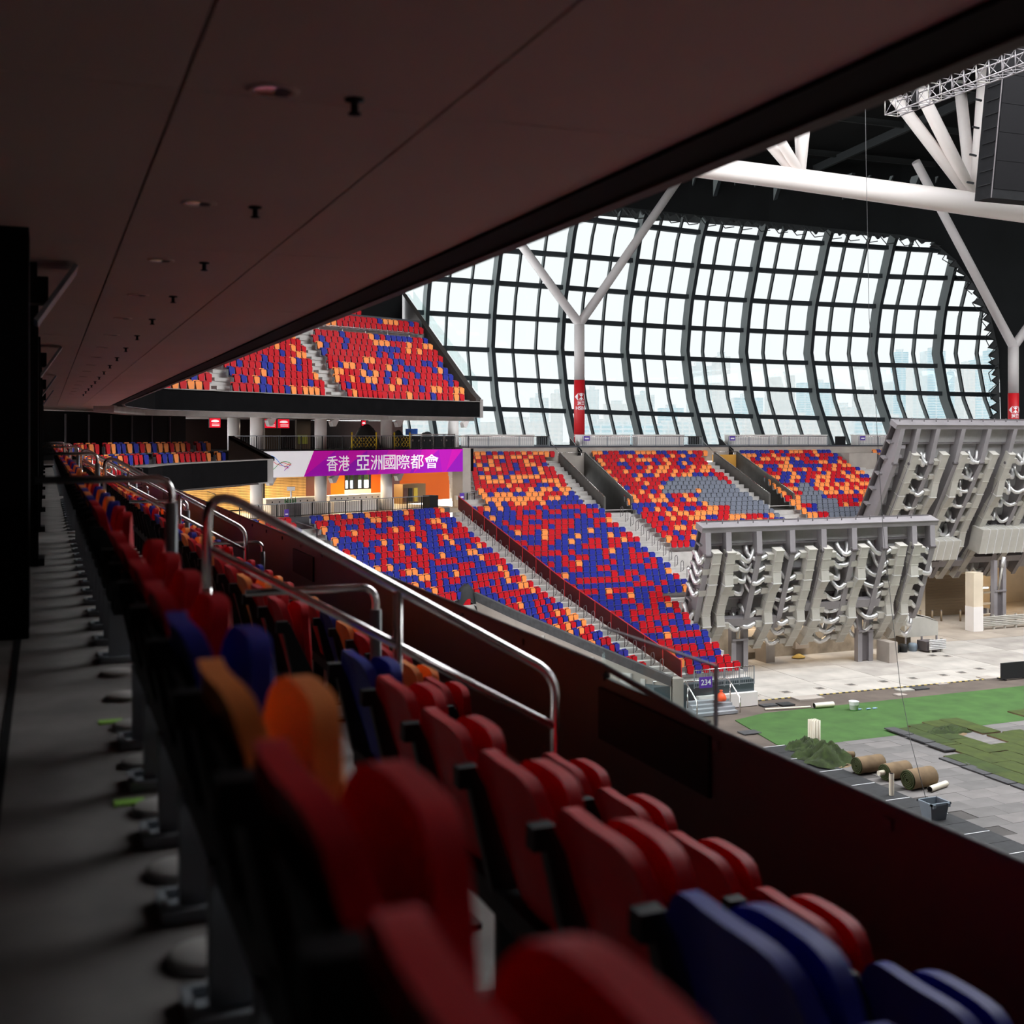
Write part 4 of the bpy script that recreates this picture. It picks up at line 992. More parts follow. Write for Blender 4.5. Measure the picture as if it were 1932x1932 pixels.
# upper gallery: rear wall, screens, tarps, cases
m = MB(); pbox(m, 330, 760, 13.5, 13.8, ZU, 1.2); struct(tag(m.build('wall_gallery_rear', mat('gallery_maroon', (.03, .012, .010), .6)), 'near black maroon rear wall of the upper gallery', 'wall'))
m = MB()
for pa, pb in ((452, 470), (520, 560), (640, 655)): pbox(m, pa, pb, 10.5, 10.7, ZU, 1.0)
for i, (pa, pb) in enumerate(((560, 586), (500, 530))):
    t = thing('notice_stand', 'dark tall notice panel on the gallery wall, %s' % ('right one' if i == 0 else 'left one'), 'panel', AF(AU(pa, 8), 8, ZU))
    pbox(MB(), pa, pb, 8, 8.2, ZU, 1.15).build('board', mat('brown_board', (.06, .035, .018), .6), t)
    if i == 0: pbox(MB(), pa + 2, pb - 6, 7.97, 8, ZU + .35, ZU + 1.0).build('green_notice', mat('olive_notice', (.22, .24, .02), .6), t)
rs = mat('red_screen', (.75, .01, .03), .4, emit=.9); ws = mat('screen_white', (.85, .8, .8), .4, emit=.9)
for i, (pa, pb, w_) in enumerate(((395, 416, 4), (499, 521, 5), (524, 546, 5), (682, 690, 6))):
    ua, ub = AU(pa, w_), AU(pb, w_); z1 = 1.12; z0 = z1 - .62
    t = thing('hanging_screen', 'red lit screen with white cloud picture under the upper tier, %s from the left' % ORD[i], 'screen', AF((ua + ub) / 2, w_, z0), 'red hanging screens')
    abox(MB(), ua, ub, w_, w_ + .08, z0, z1).build('casing', M['black'], t)
    abox(MB(), ua + .02, ub - .02, w_ - .02, w_, z0 + .02, z1 - .02).build('display', rs, t)
    wd = ub - ua
    n = 12; pts = [AF(ua + wd * (.5 + .36 * math.cos(2 * math.pi * k / n)), w_ - .03, z0 + .40 + (.11 if math.sin(2 * math.pi * k / n) > 0 else .05) * math.sin(2 * math.pi * k / n)) for k in range(n)]
    MB().prism(pts, W_ * .008).build('cloud_print', ws, t)
    for k in range(2): abox(MB(), ua + wd * .22, ub - wd * .12, w_ - .03, w_ - .022, z0 + .21 - .09 * k, z0 + .25 - .09 * k).build('text_line', ws, t)
def heap(px, wpx, w_, ztop, zb, label):
    c = AF(AU(px, w_), w_, zb); R = wpx * 85 / F; t = thing('covered_pile', label, 'cover', c, 'black covered piles')
    g = []
    for i in range(8):
        rr = i / 7.; row = []
        for k in range(17):
            a = 2 * math.pi * k / 16; b = 1 + .12 * math.sin(3 * a + px); h = (ztop - zb) * max(0, 1 - rr ** 2.2) * (1 + .06 * math.sin(5 * a + i))
            row.append(c + U * (math.cos(a) * rr * R * b) + W_ * (math.sin(a) * rr * .9 * b) + V((0, 0, h)))
        g.append(row)
    MB().grid(g).build('tarpaulin', M['tarp'], t)
heap(692, 34, 2.6, .72, ZU + .01, 'tall black covered pile behind the left yellow barrier')
heap(751, 16, 3.6, .34, ZU + .01, 'black covered pile behind the right yellow barrier')
heap(806, 30, 4.5, .25, ZU + .01, 'low black covered pile behind the equipment cases')
for i, (pa, pb) in enumerate(((664, 710), (744, 773))):
    t = thing('folding_barrier', 'yellow folding lattice barrier on the gallery, %s one' % ('left' if i == 0 else 'right'), 'barrier', AF(AU(pa, 1.0), 1.0, ZU), 'yellow folding barriers')
    ua, ub = AU(pa, 1.0), AU(pb, 1.0)
    for u in (ua, ub): MB().tube([AF(u, 1.0, ZU), AF(u, 1.0, ZU + 1.18)], .055, 6).build('post', M['yellow'], t)
    n = 7 if i == 0 else 5
    for k in range(n):
        a, b = lerp(ua, ub, k / n), lerp(ua, ub, (k + 1) / n)
        for z0 in (.15, .5):
            MB().tube([AF(a, 1.0, ZU + z0), AF(b, 1.0, ZU + z0 + .38)], .022, 4).build('lattice_bar', M['yellow'], t)
            MB().tube([AF(a, 1.02, ZU + z0 + .38), AF(b, 1.02, ZU + z0)], .022, 4).build('lattice_bar', M['yellow'], t)
for k in range(4):
    pa = 775 + 21.2 * k; t = thing('flight_case', 'black equipment case in a silver frame on the gallery, %s from the left' % ORD[k], 'case', AF(AU(pa, 1.3), 1.3, ZU), 'equipment cases on the gallery')
    pbox(MB(), pa + 1, pa + 19, 1.3, 2.2, ZU + .05, ZU + .92).build('case', M['black'], t)
    for q in (pa, pa + 19): pbox(MB(), q, q + 1, 1.25, 1.3, ZU, ZU + 1.08).build('frame_post', M['chrome'], t)
    pbox(MB(), pa, pa + 20, 1.25, 1.35, ZU + 1.0, ZU + 1.07).build('frame_top', M['chrome'], t)
    for q in (pa + 3, pa + 14): pbox(MB(), q, q + 2.4, 1.27, 1.3, ZU + .55, ZU + .68).build('latch', M['chrome'], t)
tag(pbox(MB(), 776, 788, 2.6, 3.2, ZU + 1.0, ZU + 1.45).build('blue_crate', mat('blue_crate', (.01, .09, .45), .5)), 'bright blue crate above the black equipment cases', 'crate')
# stair parapet at the end of the suite level
E = V(SUITE[-1]); 
t = thing('stair_parapet', 'dark sloping stair parapet left of the white banner end', 'parapet', E)
e0 = V((E.x + .5, E.y - .35, CZ - 1.25)); e1 = atZ(431, 826, (S * e0.x + C * e0.y) + 1.5)
MB().prism([e0, e0 + V((0, 0, -1.0)), V((e1.x, e1.y, CZ - 1.6)), e1], V((.25, .35, 0))).build('slab', M['darkconc'], t)
MB().prism([e0 + V((0, 0, .1)), e0 + V((0, 0, -.08)), e1 + V((0, 0, -.08)), e1 + V((0, 0, .1))], V((.35, .5, 0))).build('coping', M['fascia'], t)
MB().box(E.x - .1, E.x + .65, E.y - .6, E.y + .2, CZ - 2.5, CZ - 1.22).build('end_block', M['fasciaedge'], t)
# ------------------------------------------------------------------ the banner
WBN = .55; zt, zb_ = -.98, -2.62; ZTEXT = CZ
uL, uR = AU(470, WBN), AU(873, WBN)
bn = thing('banner_board', 'long white and purple banner board with white Chinese characters', 'banner', AF((uL + uR) / 2, WBN, zb_))
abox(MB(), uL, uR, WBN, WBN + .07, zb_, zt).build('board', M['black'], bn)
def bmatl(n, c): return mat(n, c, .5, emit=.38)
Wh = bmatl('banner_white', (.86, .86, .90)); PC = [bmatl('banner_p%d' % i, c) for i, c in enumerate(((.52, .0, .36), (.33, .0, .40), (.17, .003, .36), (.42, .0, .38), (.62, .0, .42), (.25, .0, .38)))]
def face(pts, mt, nm, off=.012):
    MB().prism([AF(u, WBN - off, z) for u, z in pts], W_ * .008).build(nm, mt, bn)
d0 = AU(592, WBN); d1 = AU(573, WBN)
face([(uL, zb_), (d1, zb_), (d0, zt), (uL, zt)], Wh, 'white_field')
cut = [0, .13, .22, .33, .47, .60, .70, .82, .92, 1]; n = len(cut) - 1
for i in range(n):
    ua_t, ub_t = lerp(d0, uR, cut[i]), lerp(d0, uR, cut[i + 1]); sh = (-.9 if i % 2 else .8)
    def bt(f): return lerp(d1, uR, f)
    ba, bb = bt(cut[i]) + (0 if i == 0 else (.5 if i % 2 else -.6)), bt(cut[i + 1]) + (0 if i == n - 1 else (.5 if (i + 1) % 2 else -.6))
    mid = (lerp(ua_t, ba, .5), (zt + zb_) / 2); mid2 = (lerp(ub_t, bb, .5), (zt + zb_) / 2)
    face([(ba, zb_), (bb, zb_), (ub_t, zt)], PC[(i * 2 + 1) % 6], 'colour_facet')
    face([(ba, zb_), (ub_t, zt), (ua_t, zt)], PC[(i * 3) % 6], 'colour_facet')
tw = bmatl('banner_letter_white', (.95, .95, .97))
chars = [('香', 616), ('港', 638), ('亞', 672), ('洲', 699), ('國', 723), ('際', 748), ('都', 774), ('會', 801)]
nx = [637, 659, 697, 721, 746, 773, 799, 827]
for (ch, pa), pb in zip(chars, nx):
    ua, ub = AU(pa, WBN), AU(pb, WBN); vs, fs = text_mesh(ch, 1.0, .004)
    x0 = min(v.x for v in vs); x1 = max(v.x for v in vs); y0 = min(v.y for v in vs); y1 = max(v.y for v in vs); hh = 1.0
    zc = -1.82
    MB().add([AF(lerp(ua, ub, (v.x - x0) / (x1 - x0)), WBN - .02, zc + ((v.y - y0) / (y1 - y0) - .5) * hh) for v in vs], fs).build('lettering', tw, bn)
def ribbon(pts, mt, r):
    q = []
    for i in range(len(pts) - 1):
        for k in range(6):
            p0 = pts[max(i - 1, 0)]; p1 = pts[i]; p2 = pts[i + 1]; p3 = pts[min(i + 2, len(pts) - 1)]; t = k / 6.
            f = lambda a, b, c_, d: .5 * (2 * b + (c_ - a) * t + (2 * a - 5 * b + 4 * c_ - d) * t * t + (3 * b - a - 3 * c_ + d) * t ** 3)
            q.append((f(p0[0], p1[0], p2[0], p3[0]), f(p0[1], p1[1], p2[1], p3[1])))
    q.append(pts[-1]); MB().tube([AF(AU(x, WBN), WBN - .02, zb_ + (zt - zb_) * y) for x, y in q], r, 5).build('emblem_line', mt, bn)
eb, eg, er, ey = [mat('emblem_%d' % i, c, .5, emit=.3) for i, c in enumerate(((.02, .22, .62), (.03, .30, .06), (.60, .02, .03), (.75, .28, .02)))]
ribbon([(498, .62), (504, .78), (513, .83), (522, .68), (530, .5), (538, .40), (547, .44)], eb, .022)
ribbon([(498, .48), (504, .33), (511, .27), (518, .36), (525, .5), (534, .6), (543, .58), (549, .5)], eg, .022)
ribbon([(499, .52), (504, .60), (508, .70), (511, .65), (516, .60), (521, .52), (528, .47), (536, .43), (543, .37)], er, .018)
ribbon([(525, .52), (534, .56), (542, .50), (549, .46)], er, .02); ribbon([(536, .36), (541, .46), (546, .55)], ey, .02); ribbon([(538, .30), (544, .42), (549, .52)], er, .02); ribbon([(536, .26), (540, .34), (545, .36)], PC[2], .022)
# lamps of the lower concourse
def lamp(p, power, size, colr, label, group='warm ceiling lamps'):
    t = thing('ceiling_lamp', label, 'lamp', p, group)
    MB().lathe(p, [(.0, -.03), (.14, -.03), (.16, 0)], 12).build('diffuser', mat('lamp_glow', colr, .5, emit=6), t)
    la = bpy.data.lights.new('lamp_light', 'AREA'); la.energy = power; la.size = size; la.color = colr; lo = bpy.data.objects.new('lamp_light', la); col.objects.link(lo); lo.parent = t; lo.location = (0, 0, -.06)
wc = (1., .78, .50)
for i, (u, w_) in enumerate(((2.5, 6.8), (-.8, 6.8), (-4.5, 4.6), (-8, 6.5), (-12, 5.5), (-16, 6.5), (-21, 6.5), (-26, 6))):
    lamp(AF(u, w_, -2.66), 180 if i == 0 else 420, .6, wc, 'round warm lamp in the lower concourse ceiling, %s from the right' % ORD[i])
for i, (u, w_) in enumerate(((-4, 6), (-11, 6), (-18, 6))):
    lamp(AF(u, w_, 1.15), 40, .5, (1, .86, .7), 'round lamp under the upper tier at the gallery, %s from the right' % ORD[i])
# ================================================================== RAISED RETRACTABLE SEATING SECTIONS (seen from below)
def raised_unit(label, xa, xb, yt, zt, yb, zb, ribs, ducts, posts, nst, cross, seed, ductrange):
    rnd = random.Random(seed)
    B = V((0, yb, zb)); T = V((0, yt, zt)); Ls = (T - B).length; s = (T - B) / Ls; n = V((0, -s.z, s.y))
    if n.y > 0: n = -n
    P = lambda x, h, d: V((x, 0, 0)) + B + s * h + n * d
    t = thing('raised_stand', label, 'stand section', V(((xa + xb) / 2, yb, 0)), 'raised seating sections')
    def lb(m, x0, x1, h0, h1, d0, d1): return m.obox(P((x0 + x1) / 2, (h0 + h1) / 2, (d0 + d1) / 2), ((x1 - x0) / 2, 0, 0), s * ((h1 - h0) / 2), n * ((d1 - d0) / 2))
    for i in range(nst):
        h0, h1 = Ls * i / nst, Ls * (i + 1) / nst
        for j in range(len(ribs) - 1):
            m = MB(); a, b = ribs[j] + .05, ribs[j + 1] - .05
            m.prism([P(a, h0 + .02, .10), P(a, h1 - .12, -.22), P(a, h1 - .12, -.30), P(a, h0 + .02, .02)], (b - a, 0, 0)); m.build('underside_panel', M['plate'], t)
        lb(MB(), xa, xb, h1 - .13, h1, -.32, .14).build('purlin', M['steel'], t)
    lb(MB(), xa, xb, -.1, Ls, -.45, -.33).build('deck', M['steeldark'], t)
    for x in ribs:
        m = MB(); w2 = .04
        prof = [(-.15, .1), (-.15, .75), (.12 * Ls, .95), (.80 * Ls, .95), (.83 * Ls, .85), (Ls, .42), (Ls, -.2), (0, -.2)]
        m.prism([P(x - w2, h, d) for h, d in prof], (2 * w2, 0, 0))
        fl = [(-.15, .75), (.12 * Ls, .95), (.80 * Ls, .95), (Ls, .42)]
        for (h0, d0), (h1, d1) in zip(fl[:-1], fl[1:]):
            m.prism([P(x - .19, h0, d0), P(x - .19, h1, d1), P(x - .19, h1, d1 + .06), P(x - .19, h0, d0 + .06)], (.38, 0, 0))
        r = m.build('rib', M['steel'], t)
        MB().tube([P(x - .22, .80 * Ls, .95), P(x + .22, .80 * Ls, .95)], .12, 10).build('hinge_pin', M['steeldark'], r)
    m = MB(); lb(m, xa - .25, xb + .25, Ls - .02, Ls + .30, -.35, .46); m.build('top_beam', M['steel'], t)
    lb(MB(), xa - .25, xb + .25, Ls + .30, Ls + .36, -.4, .50).build('top_plate', M['steel'], t)
    for (x0, x1, hf) in cross: lb(MB(), x0, x1, hf * Ls - .28, hf * Ls + .28, .55, .98).build('cross_beam', M['steel'], t)
    # ducts
    hd0, hd1 = ductrange
    for di, (x, sides) in enumerate(ducts):
        wd = .29; nseg = 10; hs = [lerp(hd1, hd0, i / nseg) * Ls for i in range(nseg + 1)]
        dd = [1.0, 1.02, 1.05, 1.3 if di % 3 else 1.02, 1.06, 1.02, 1.0, 1.25, 1.05, .85, .62]
        du = MB(); xo = [0, 0, .01, .05, .04, .0, .0, .06, .05, .02, 0]
        for i in range(nseg):
            a0, a1 = dd[i], dd[i + 1]
            du.prism([P(x + xo[i] - wd, hs[i], a0 - .42), P(x + xo[i] + wd, hs[i], a0 - .42), P(x + xo[i] + wd, hs[i], a0 + .12), P(x + xo[i] - wd, hs[i], a0 + .12)], (P(0, hs[i + 1], a1) - P(0, hs[i], a0)) + V((xo[i + 1] - xo[i], 0, 0)))
        D = du.build('duct', M['galv'], t)
        for i in range(nseg + 1):
            a0 = dd[i]; fm = MB(); fm.obox(P(x + xo[i], hs[i], a0 - .15), (wd + .025, 0, 0), s * .03, n * .295); fm.build('flange', M['galvbright'] if i in (3, 7) else M['galv'], D)
        for sd in sides:
            for i in range(9):
                h = (lerp(hd1, hd0, (i + .5) / 9.)) * Ls + rnd.uniform(-.1, .1); a0 = pw(h, list(reversed([(hs[q], dd[q]) for q in range(nseg + 1)]))) - .1
                if rnd.random() < .08: continue
                x0 = x + (wd if sd > 0 else -wd); short = abs(sd) < 1; sg_ = 1 if sd > 0 else -1
                MB().obox(P(x0 + sg_ * .22, h, a0 - .12), (.24, 0, 0), s * .19, n * .2).build('branch_box', M['galv'], D)
                ln = rnd.uniform(.1, .2) if short else rnd.uniform(.55, 1.25); dr = rnd.uniform(.15, .45)
                p = [P(x0 + sg_ * .4, h, a0 - .12), P(x0 + sg_ * .6, h - .05, a0 - .1), P(x0 + sg_ * (.6 + ln * .35), h - dr, a0 - .05), P(x0 + sg_ * (.6 + ln * .7), h - dr * .9, a0 - .25), P(x0 + sg_ * (.6 + ln), h + rnd.uniform(-.1, .3), .35), P(x0 + sg_ * (.65 + ln), h + rnd.uniform(.1, .45), .05)]
                q = []
                for k in range(len(p) - 1):
                    for f in (0, .5): q.append(lerp(p[k], p[k + 1], f))
                q.append(p[-1]); sm_ = [q[0]] + [(q[k - 1] + q[k] * 2 + q[k + 1]) / 4 for k in range(1, len(q) - 1)] + [q[-1]]
                MB().tube(sm_, [.15 + .012 * ((k % 2) * 2 - 1) for k in range(len(sm_))], 9).build('flexible_duct', M['foil'], D)
    for (x, y) in posts:
        for dx in (-.44, .44):
            p = MB().box(x + dx - .17, x + dx + .17, y - .2, y + .2, 0, zb + 1.0).build('guide_post', M['steel'], t)
        MB().box(x - .27, x + .27, y - .05, y + .2, .05, zb * .62).build('sliding_block', M['steeldark'], t)
        MB().beam((x - .6, y - .22, zb * .66), (x + .6, y - .22, zb * .66), .12, .12).build('tie_bar', M['steel'], t)
        MB().tube([(x - .25, y - .3, zb * .7), (x + .1, y - .4, zb + .9)], .09, 8).build('actuator', M['galv'], t)
        MB().tube([(x + .02, y - .38, zb + .5), (x + .16, y - .43, zb + 1.3)], .15, 8).build('actuator_head', M['galvbright'], t)
    for i in range(int((xb - xa) / 1.1)):
        a = P(xa + .3 + 1.1 * i, Ls + .36, 0); MB().tube([a, a + V((0, 0, .28))], .03, 5).build('stub', M['steeldark'], t)
    MB().tube([P(xa, Ls + .42, -.3), P(xb, Ls + .42, -.3)], .03, 5).build('cable_run', M['steeldark'], t)
    return P, Ls, t
rx = lambda px, py, Y: atY(px, py, Y).x
L_r = [rx(p, 1001, 63.6) for p in (1330.6, 1369.4, 1426.8, 1489.2, 1548.3, 1605.7, 1663, 1718.7, 1752.5)]
L_d = [(rx(px, 1040, 63.2), sd) for px, sd in ((1352, (-.5,)), (1379, (1,)), (1470, (-1,)), (1532, (-1,)), (1561, (1,)), (1630, (-1,)), (1702, (-1,)), (1730, (1,)))]
raised_unit('left raised stand section, silver ducts and ribs over the pale apron', L_r[0] - .2, L_r[-1] + .2, 63.7, CZ - 5.75, 65.9, CZ - 11.9, L_r, L_d, [(41.1, 65.6), (50.8, 65.6)], 7, [(L_r[1] + .4, L_r[3] - .2, .08), (L_r[4] - .5, L_r[6] + .6, .20)], 3, (-.24, .83))
R_r = [rx(p, 806, 71) for p in (1696.8, 1727, 1764, 1811.5, 1860.5, 1909, 1962, 2020, 2080, 2145)]
R_d = [(rx(px, 835, 70.5), sd) for px, sd in ((1738, (1,)), (1794, (-1,)), (1830, (1,)), (1888, (-1,)), (1920, (1,)), (1985, (-1,)))]
PR, LR, tR = raised_unit('right raised stand section, taller and farther back, beside the glass wall', R_r[0] - .4, R_r[-1], 71.0, CZ + .72, 77.6, CZ - 10.9, R_r, R_d, [(70.6, 74.4)], 10, [(R_r[2] + .5, R_r[5], .10), (R_r[5], R_r[7], .12)], 9, (-.02, .86))
# big box plenums on the right section
for (pa, pb, n, w_) in ((1752, 1806, 4, 0), (1842, 2040, 15, 1)):
    xa, xb = rx(pa, 1030, 74.2), rx(pb, 1030, 74.2)
    for i in range(n):
        x0, x1 = lerp(xa, xb, i / n), lerp(xa, xb, (i + 1) / n) - .06
        h = LR * (.30 if w_ else .25); s_ = V((0, 71.0 - 77.6, 11.62)).normalized()
        c = PR((x0 + x1) / 2, h, 1.55); MB().obox(c, ((x1 - x0) / 2, 0, 0), V((0, -.25, .95 if w_ else .75)), V((0, .6, .15))).build('plenum_box', M['galv'], tR)
        MB().obox(c + V(((x1 - x0) / 2 + .03, 0, 0)), (.03, 0, 0), V((0, -.26, .98 if w_ else .78)), V((0, .62, .16))).build('plenum_flange', M['galvbright'], tR)
# left edge ladder strip of the right section
for i in range(11):
    c = PR(R_r[0] + .55, LR * (.28 + .06 * i), .3); MB().obox(c, (.35, 0, 0), (0, 0, .12), (0, .1, 0)).build('edge_cleat', M['steel'], tR)
# ------------------------------------------------------------------ under-stand spaces
m = MB(); m.box(34.5, 57.5, 69.0, 69.5, 0, 2.9); struct(tag(m.build('wall_undercroft', mat('mottled_concrete', (.34, .29, .23), .85, 0, .4, 1.2)), 'cream concrete wall below the left raised section', 'wall'))  # concrete with random darker mottling
m = MB(); m.box(35.5, 38.2, 66.6, 69, 0, 1.9); m.box(57.0, 57.6, 69.2, 80, 0, 3.0); struct(tag(m.build('wall_undercroft_return', M['wallconc']), 'concrete return walls below the raised sections', 'wall'))
for i, px in enumerate((1452, 1684)):
    p = atH(px, 1250, 0); tag(MB().box(p.x - .34, p.x + .34, p.y - .1, p.y + 1.2, 0, 1.35).build('concrete_pedestal', M['wallconc']), 'short concrete pedestal below the left raised section, %s' % ('left one' if i == 0 else 'right one'), 'pedestal', 'concrete pedestals')
for i, x in enumerate((43.6, 47.5)):
    tag(MB().box(x, x + 1.1, 68.6, 68.98, .5, 2.0).build('junction_box', M['wallconc']), 'pale junction box on the cream wall, %s' % ('left' if i == 0 else 'right'), 'box', 'junction boxes')
for i, (x, y) in enumerate(((39, 68), (44, 68), (48.5, 68), (53, 68))):
    lamp(V((x, y, 2.9)), 40, .5, (1, .74, .42), 'small warm work lamp under the left raised section, %s from the left' % ORD[i], 'work lamps under the raised section')
# garage opening at the right
m = MB(); m.box(57.6, 95, 84.0, 84.3, 0, 6); struct(tag(m.build('wall_garage_back', M['cream']), 'cream rear wall of the lit loading bay', 'wall'))
m = MB(); m.box(57.6, 95, 79.2, 84, 4.6, 5.0); struct(tag(m.build('ceiling_garage', M['cream']), 'cream ceiling of the lit loading bay', 'ceiling'))
m = MB(); m.box(56.5, 95, 78.4, 78.6, 4.0, 6.6); struct(tag(m.build('wall_garage_lintel', M['darkwall']), 'dark lintel over the loading bay', 'wall'))
t = thing('roller_shutter', 'bronze roller shutter door at the back of the loading bay', 'shutter', atH(1800, 1172, 0))
a, b = atH(1768, 1172, 0), atH(1868, 1166, 0)
for i in range(14): MB().box(a.x, b.x, 79.7, 79.8, .02 + .24 * i, .02 + .24 * i + .225).build('shutter_slat', mat('bronze_slat', (.26, .19, .12), .4, .3) if i == 0 else bpy.data.materials['bronze_slat'], t)
MB().box(a.x + .25, b.x + .2, 79.5, 79.9, 3.4, 4.55).build('header', M['cream'], t)
t = thing('wall_pier_cream', 'cream pier at the left of the roller shutter', 'wall', atH(1757, 1172, 0)); t['kind'] = 'structure'
a, b = atH(1746, 1173, 0), atH(1769, 1172, 0); MB().box(a.x, b.x, 78.9, 79.8, 0, 4.6).build('shaft', M['cream'], t)
m = MB(); a = atH(1724, 1175, 0); b = atH(1744, 1175, 0); m.box(a.x, b.x, 81, 81.2, 0, 4.5); struct(tag(m.build('wall_shutter_left', bpy.data.materials['bronze_slat']), 'bronze shutter left of the cream pier', 'wall'))
t = thing('hazard_post', 'red and yellow striped hazard edge by the cream pier', 'post', atH(1746, 1174, 0)); a = atH(1745, 1174, 0)
for i in range(12): MB().box(a.x - .14, a.x + .02, 78.7, 78.85, .05 + .3 * i, .05 + .3 * i + .28).build('stripe', M['yellow'] if (i % 2 and i < 7) else (M['black'] if i < 7 else M['redband']), t)
for i, px in enumerate((1736, 1759, 1776, 1812)):
    p = atH(px, 1172, 0); t = thing('bollard', 'bronze bollard in the loading bay, %s from the left' % ORD[i], 'bollard', p, 'loading bay bollards')
    MB().tube([p, p + V((0, 0, .85))], .08, 10).build('shaft', bpy.data.materials['bronze_slat'], t); MB().lathe(p + V((0, 0, .85)), [(.085, 0), (.06, .06), (0, .07)], 10).build('cap', M['steeldark'], t)
p = atH(1838, 1190, 0); t = thing('bay_pillar', 'square cream pillar with white base in front of the loading bay', 'pillar', p)
MB().box(p.x - .45, p.x + .45, p.y - .45, p.y + .45, 1.9, 4.5).build('upper_shaft', M['cream'], t); MB().box(p.x - .46, p.x + .46, p.y - .46, p.y + .46, 0, 1.9).build('white_base', M['white'], t)
for i, (x, y) in enumerate(((61, 79), (66, 78), (71, 78.5), (76, 79))):
    lamp(V((x, y + 2, 4.55)), 150, .7, (1, .76, .45), 'warm ceiling lamp of the loading bay, %s from the left' % ORD[i], 'loading bay lamps')
t = thing('tube_lamp', 'white tube lamp beyond the bay pillar', 'lamp', atZ(1855, 1109, 96)); p = atZ(1848, 1110, 95); MB().tube([p, p + V((.9, 0, 0))], .05, 6).build('tube', mat('tube_glow', (1, .97, .9), .4, emit=3), t); MB().beam(p + V((0, 0, .08)), p + V((.9, 0, .08)), .1, .05).build('housing', M['white'], t)
t = thing('shelf_rack', 'cluttered dark shelf rack beyond the bay pillar', 'rack', atH(1868, 1180, 0)); p = atH(1866, 1168, 0)
for dx in (-.9, .9):
    MB().box(p.x + dx - .05, p.x + dx + .05, p.y, p.y + .8, 0, 2.6).build('upright', M['steeldark'], t)
for z in (.4, 1.2, 2.1): MB().box(p.x - .9, p.x + .9, p.y, p.y + .8, z, z + .05).build('shelf', M['cream'], t)
for k in range(5): MB().box(p.x - .8 + .33 * k, p.x - .55 + .33 * k, p.y + .1, p.y + .5, .45, .7 + .08 * (k % 3)).build('boxed_item', M['steeldark'] if k % 2 else M['wallconc'], t)
# stainless hood and guard rail stacks
p = atH(1742, 1226, 0); t = thing('steel_hood', 'stainless steel hood unit standing on legs beside the raised section', 'hood', p)
MB().prism([(p.x - 1.6, p.y, .95), (p.x + 1.3, p.y, .95), (p.x + 1.3, p.y, 1.9), (p.x + .5, p.y, 2.3), (p.x - 1.6, p.y, 2.2)], (0, 1.4, 0)).build('body', M['galv'], t)
MB().prism([(p.x + .05, p.y - .02, 2.33), (p.x + 1.15, p.y - .02, 1.96), (p.x + 1.15, p.y + 1.1, 2.0), (p.x + .05, p.y + 1.1, 2.37)], (0, 0, .02)).build('dark_window', M['black'], t)
for dx in (-1.5, -.1, 1.2): MB().box(p.x + dx - .05, p.x + dx + .05, p.y, p.y + .1, 0, .96).build('leg', M['steel'], t)
def corr(mb, x0, x1, y, z0, h=.34):
    for i in range(3): mb.prism([(x0, y, z0 + h * i / 3.), (x0, y - .06, z0 + h * (i + .35) / 3), (x0, y - .06, z0 + h * (i + .65) / 3), (x0, y, z0 + h * (i + .95) / 3)], (x1 - x0, 0, 0))
    return mb
p = atH(1768, 1231, 0); t = thing('guard_rail_stack', 'short silver corrugated guard rail in front of the steel hood', 'guard rail', p)
for k in range(2): corr(MB(), p.x - .7, p.x + .75, p.y, .2 + .36 * k).build('rail_beam', M['galvbright'], t)
for dx in (-.5, .45): MB().box(p.x + dx - .06, p.x + dx + .06, p.y + .02, p.y + .14, 0, .95).build('post', M['galv'], t)
MB().box(p.x - .8, p.x + .4, p.y + .15, p.y + 1.1, .1, .75).build('timber_pile', M['steeldark'], t)
p = atH(1850, 1188, 0); t = thing('guard_rail', 'long silver guard rail in front of the loading bay', 'guard rail', p)
for k in range(2): corr(MB(), p.x - .3, p.x + 5, p.y - .3, .25 + .42 * k, .38).build('rail_beam', M['galv'], t)
for k in range(5): MB().box(p.x + 1.1 * k - .06, p.x + 1.1 * k + .06, p.y - .28, p.y - .12, 0, 1.1).build('post', M['galv'], t)
for i, (px, py, c, nm) in enumerate(((1722, 1228, 'binblue', 'bucket'), (1688, 1231, 'tarp', 'sack'), (1704, 1230, 'tarp', 'sack'))):
    p = atH(px, py, 0); t = tag(MB().lathe(p, [(.28, 0), (.33, .3), (.30, .48), (.22, .55), (0, .55)], 12).build('site_' + nm, M[c]), '%s by the base of the left raised section' % ('blue grey bucket' if nm == 'bucket' else ('left dark sack' if i == 1 else 'right dark sack')), nm)
p = atH(1507, 1242, 0); tag(MB().tube([p + V((.5 * math.cos(a * .7) * (1 - a / 60.), .35 * math.sin(a * .7) * (1 - a / 60.), .06 + .004 * a)) for a in range(50)], .05, 5).build('rope_coil', mat('straw_rope', (.55, .38, .10), .8)), 'straw coloured coil of rope on the apron', 'rope')
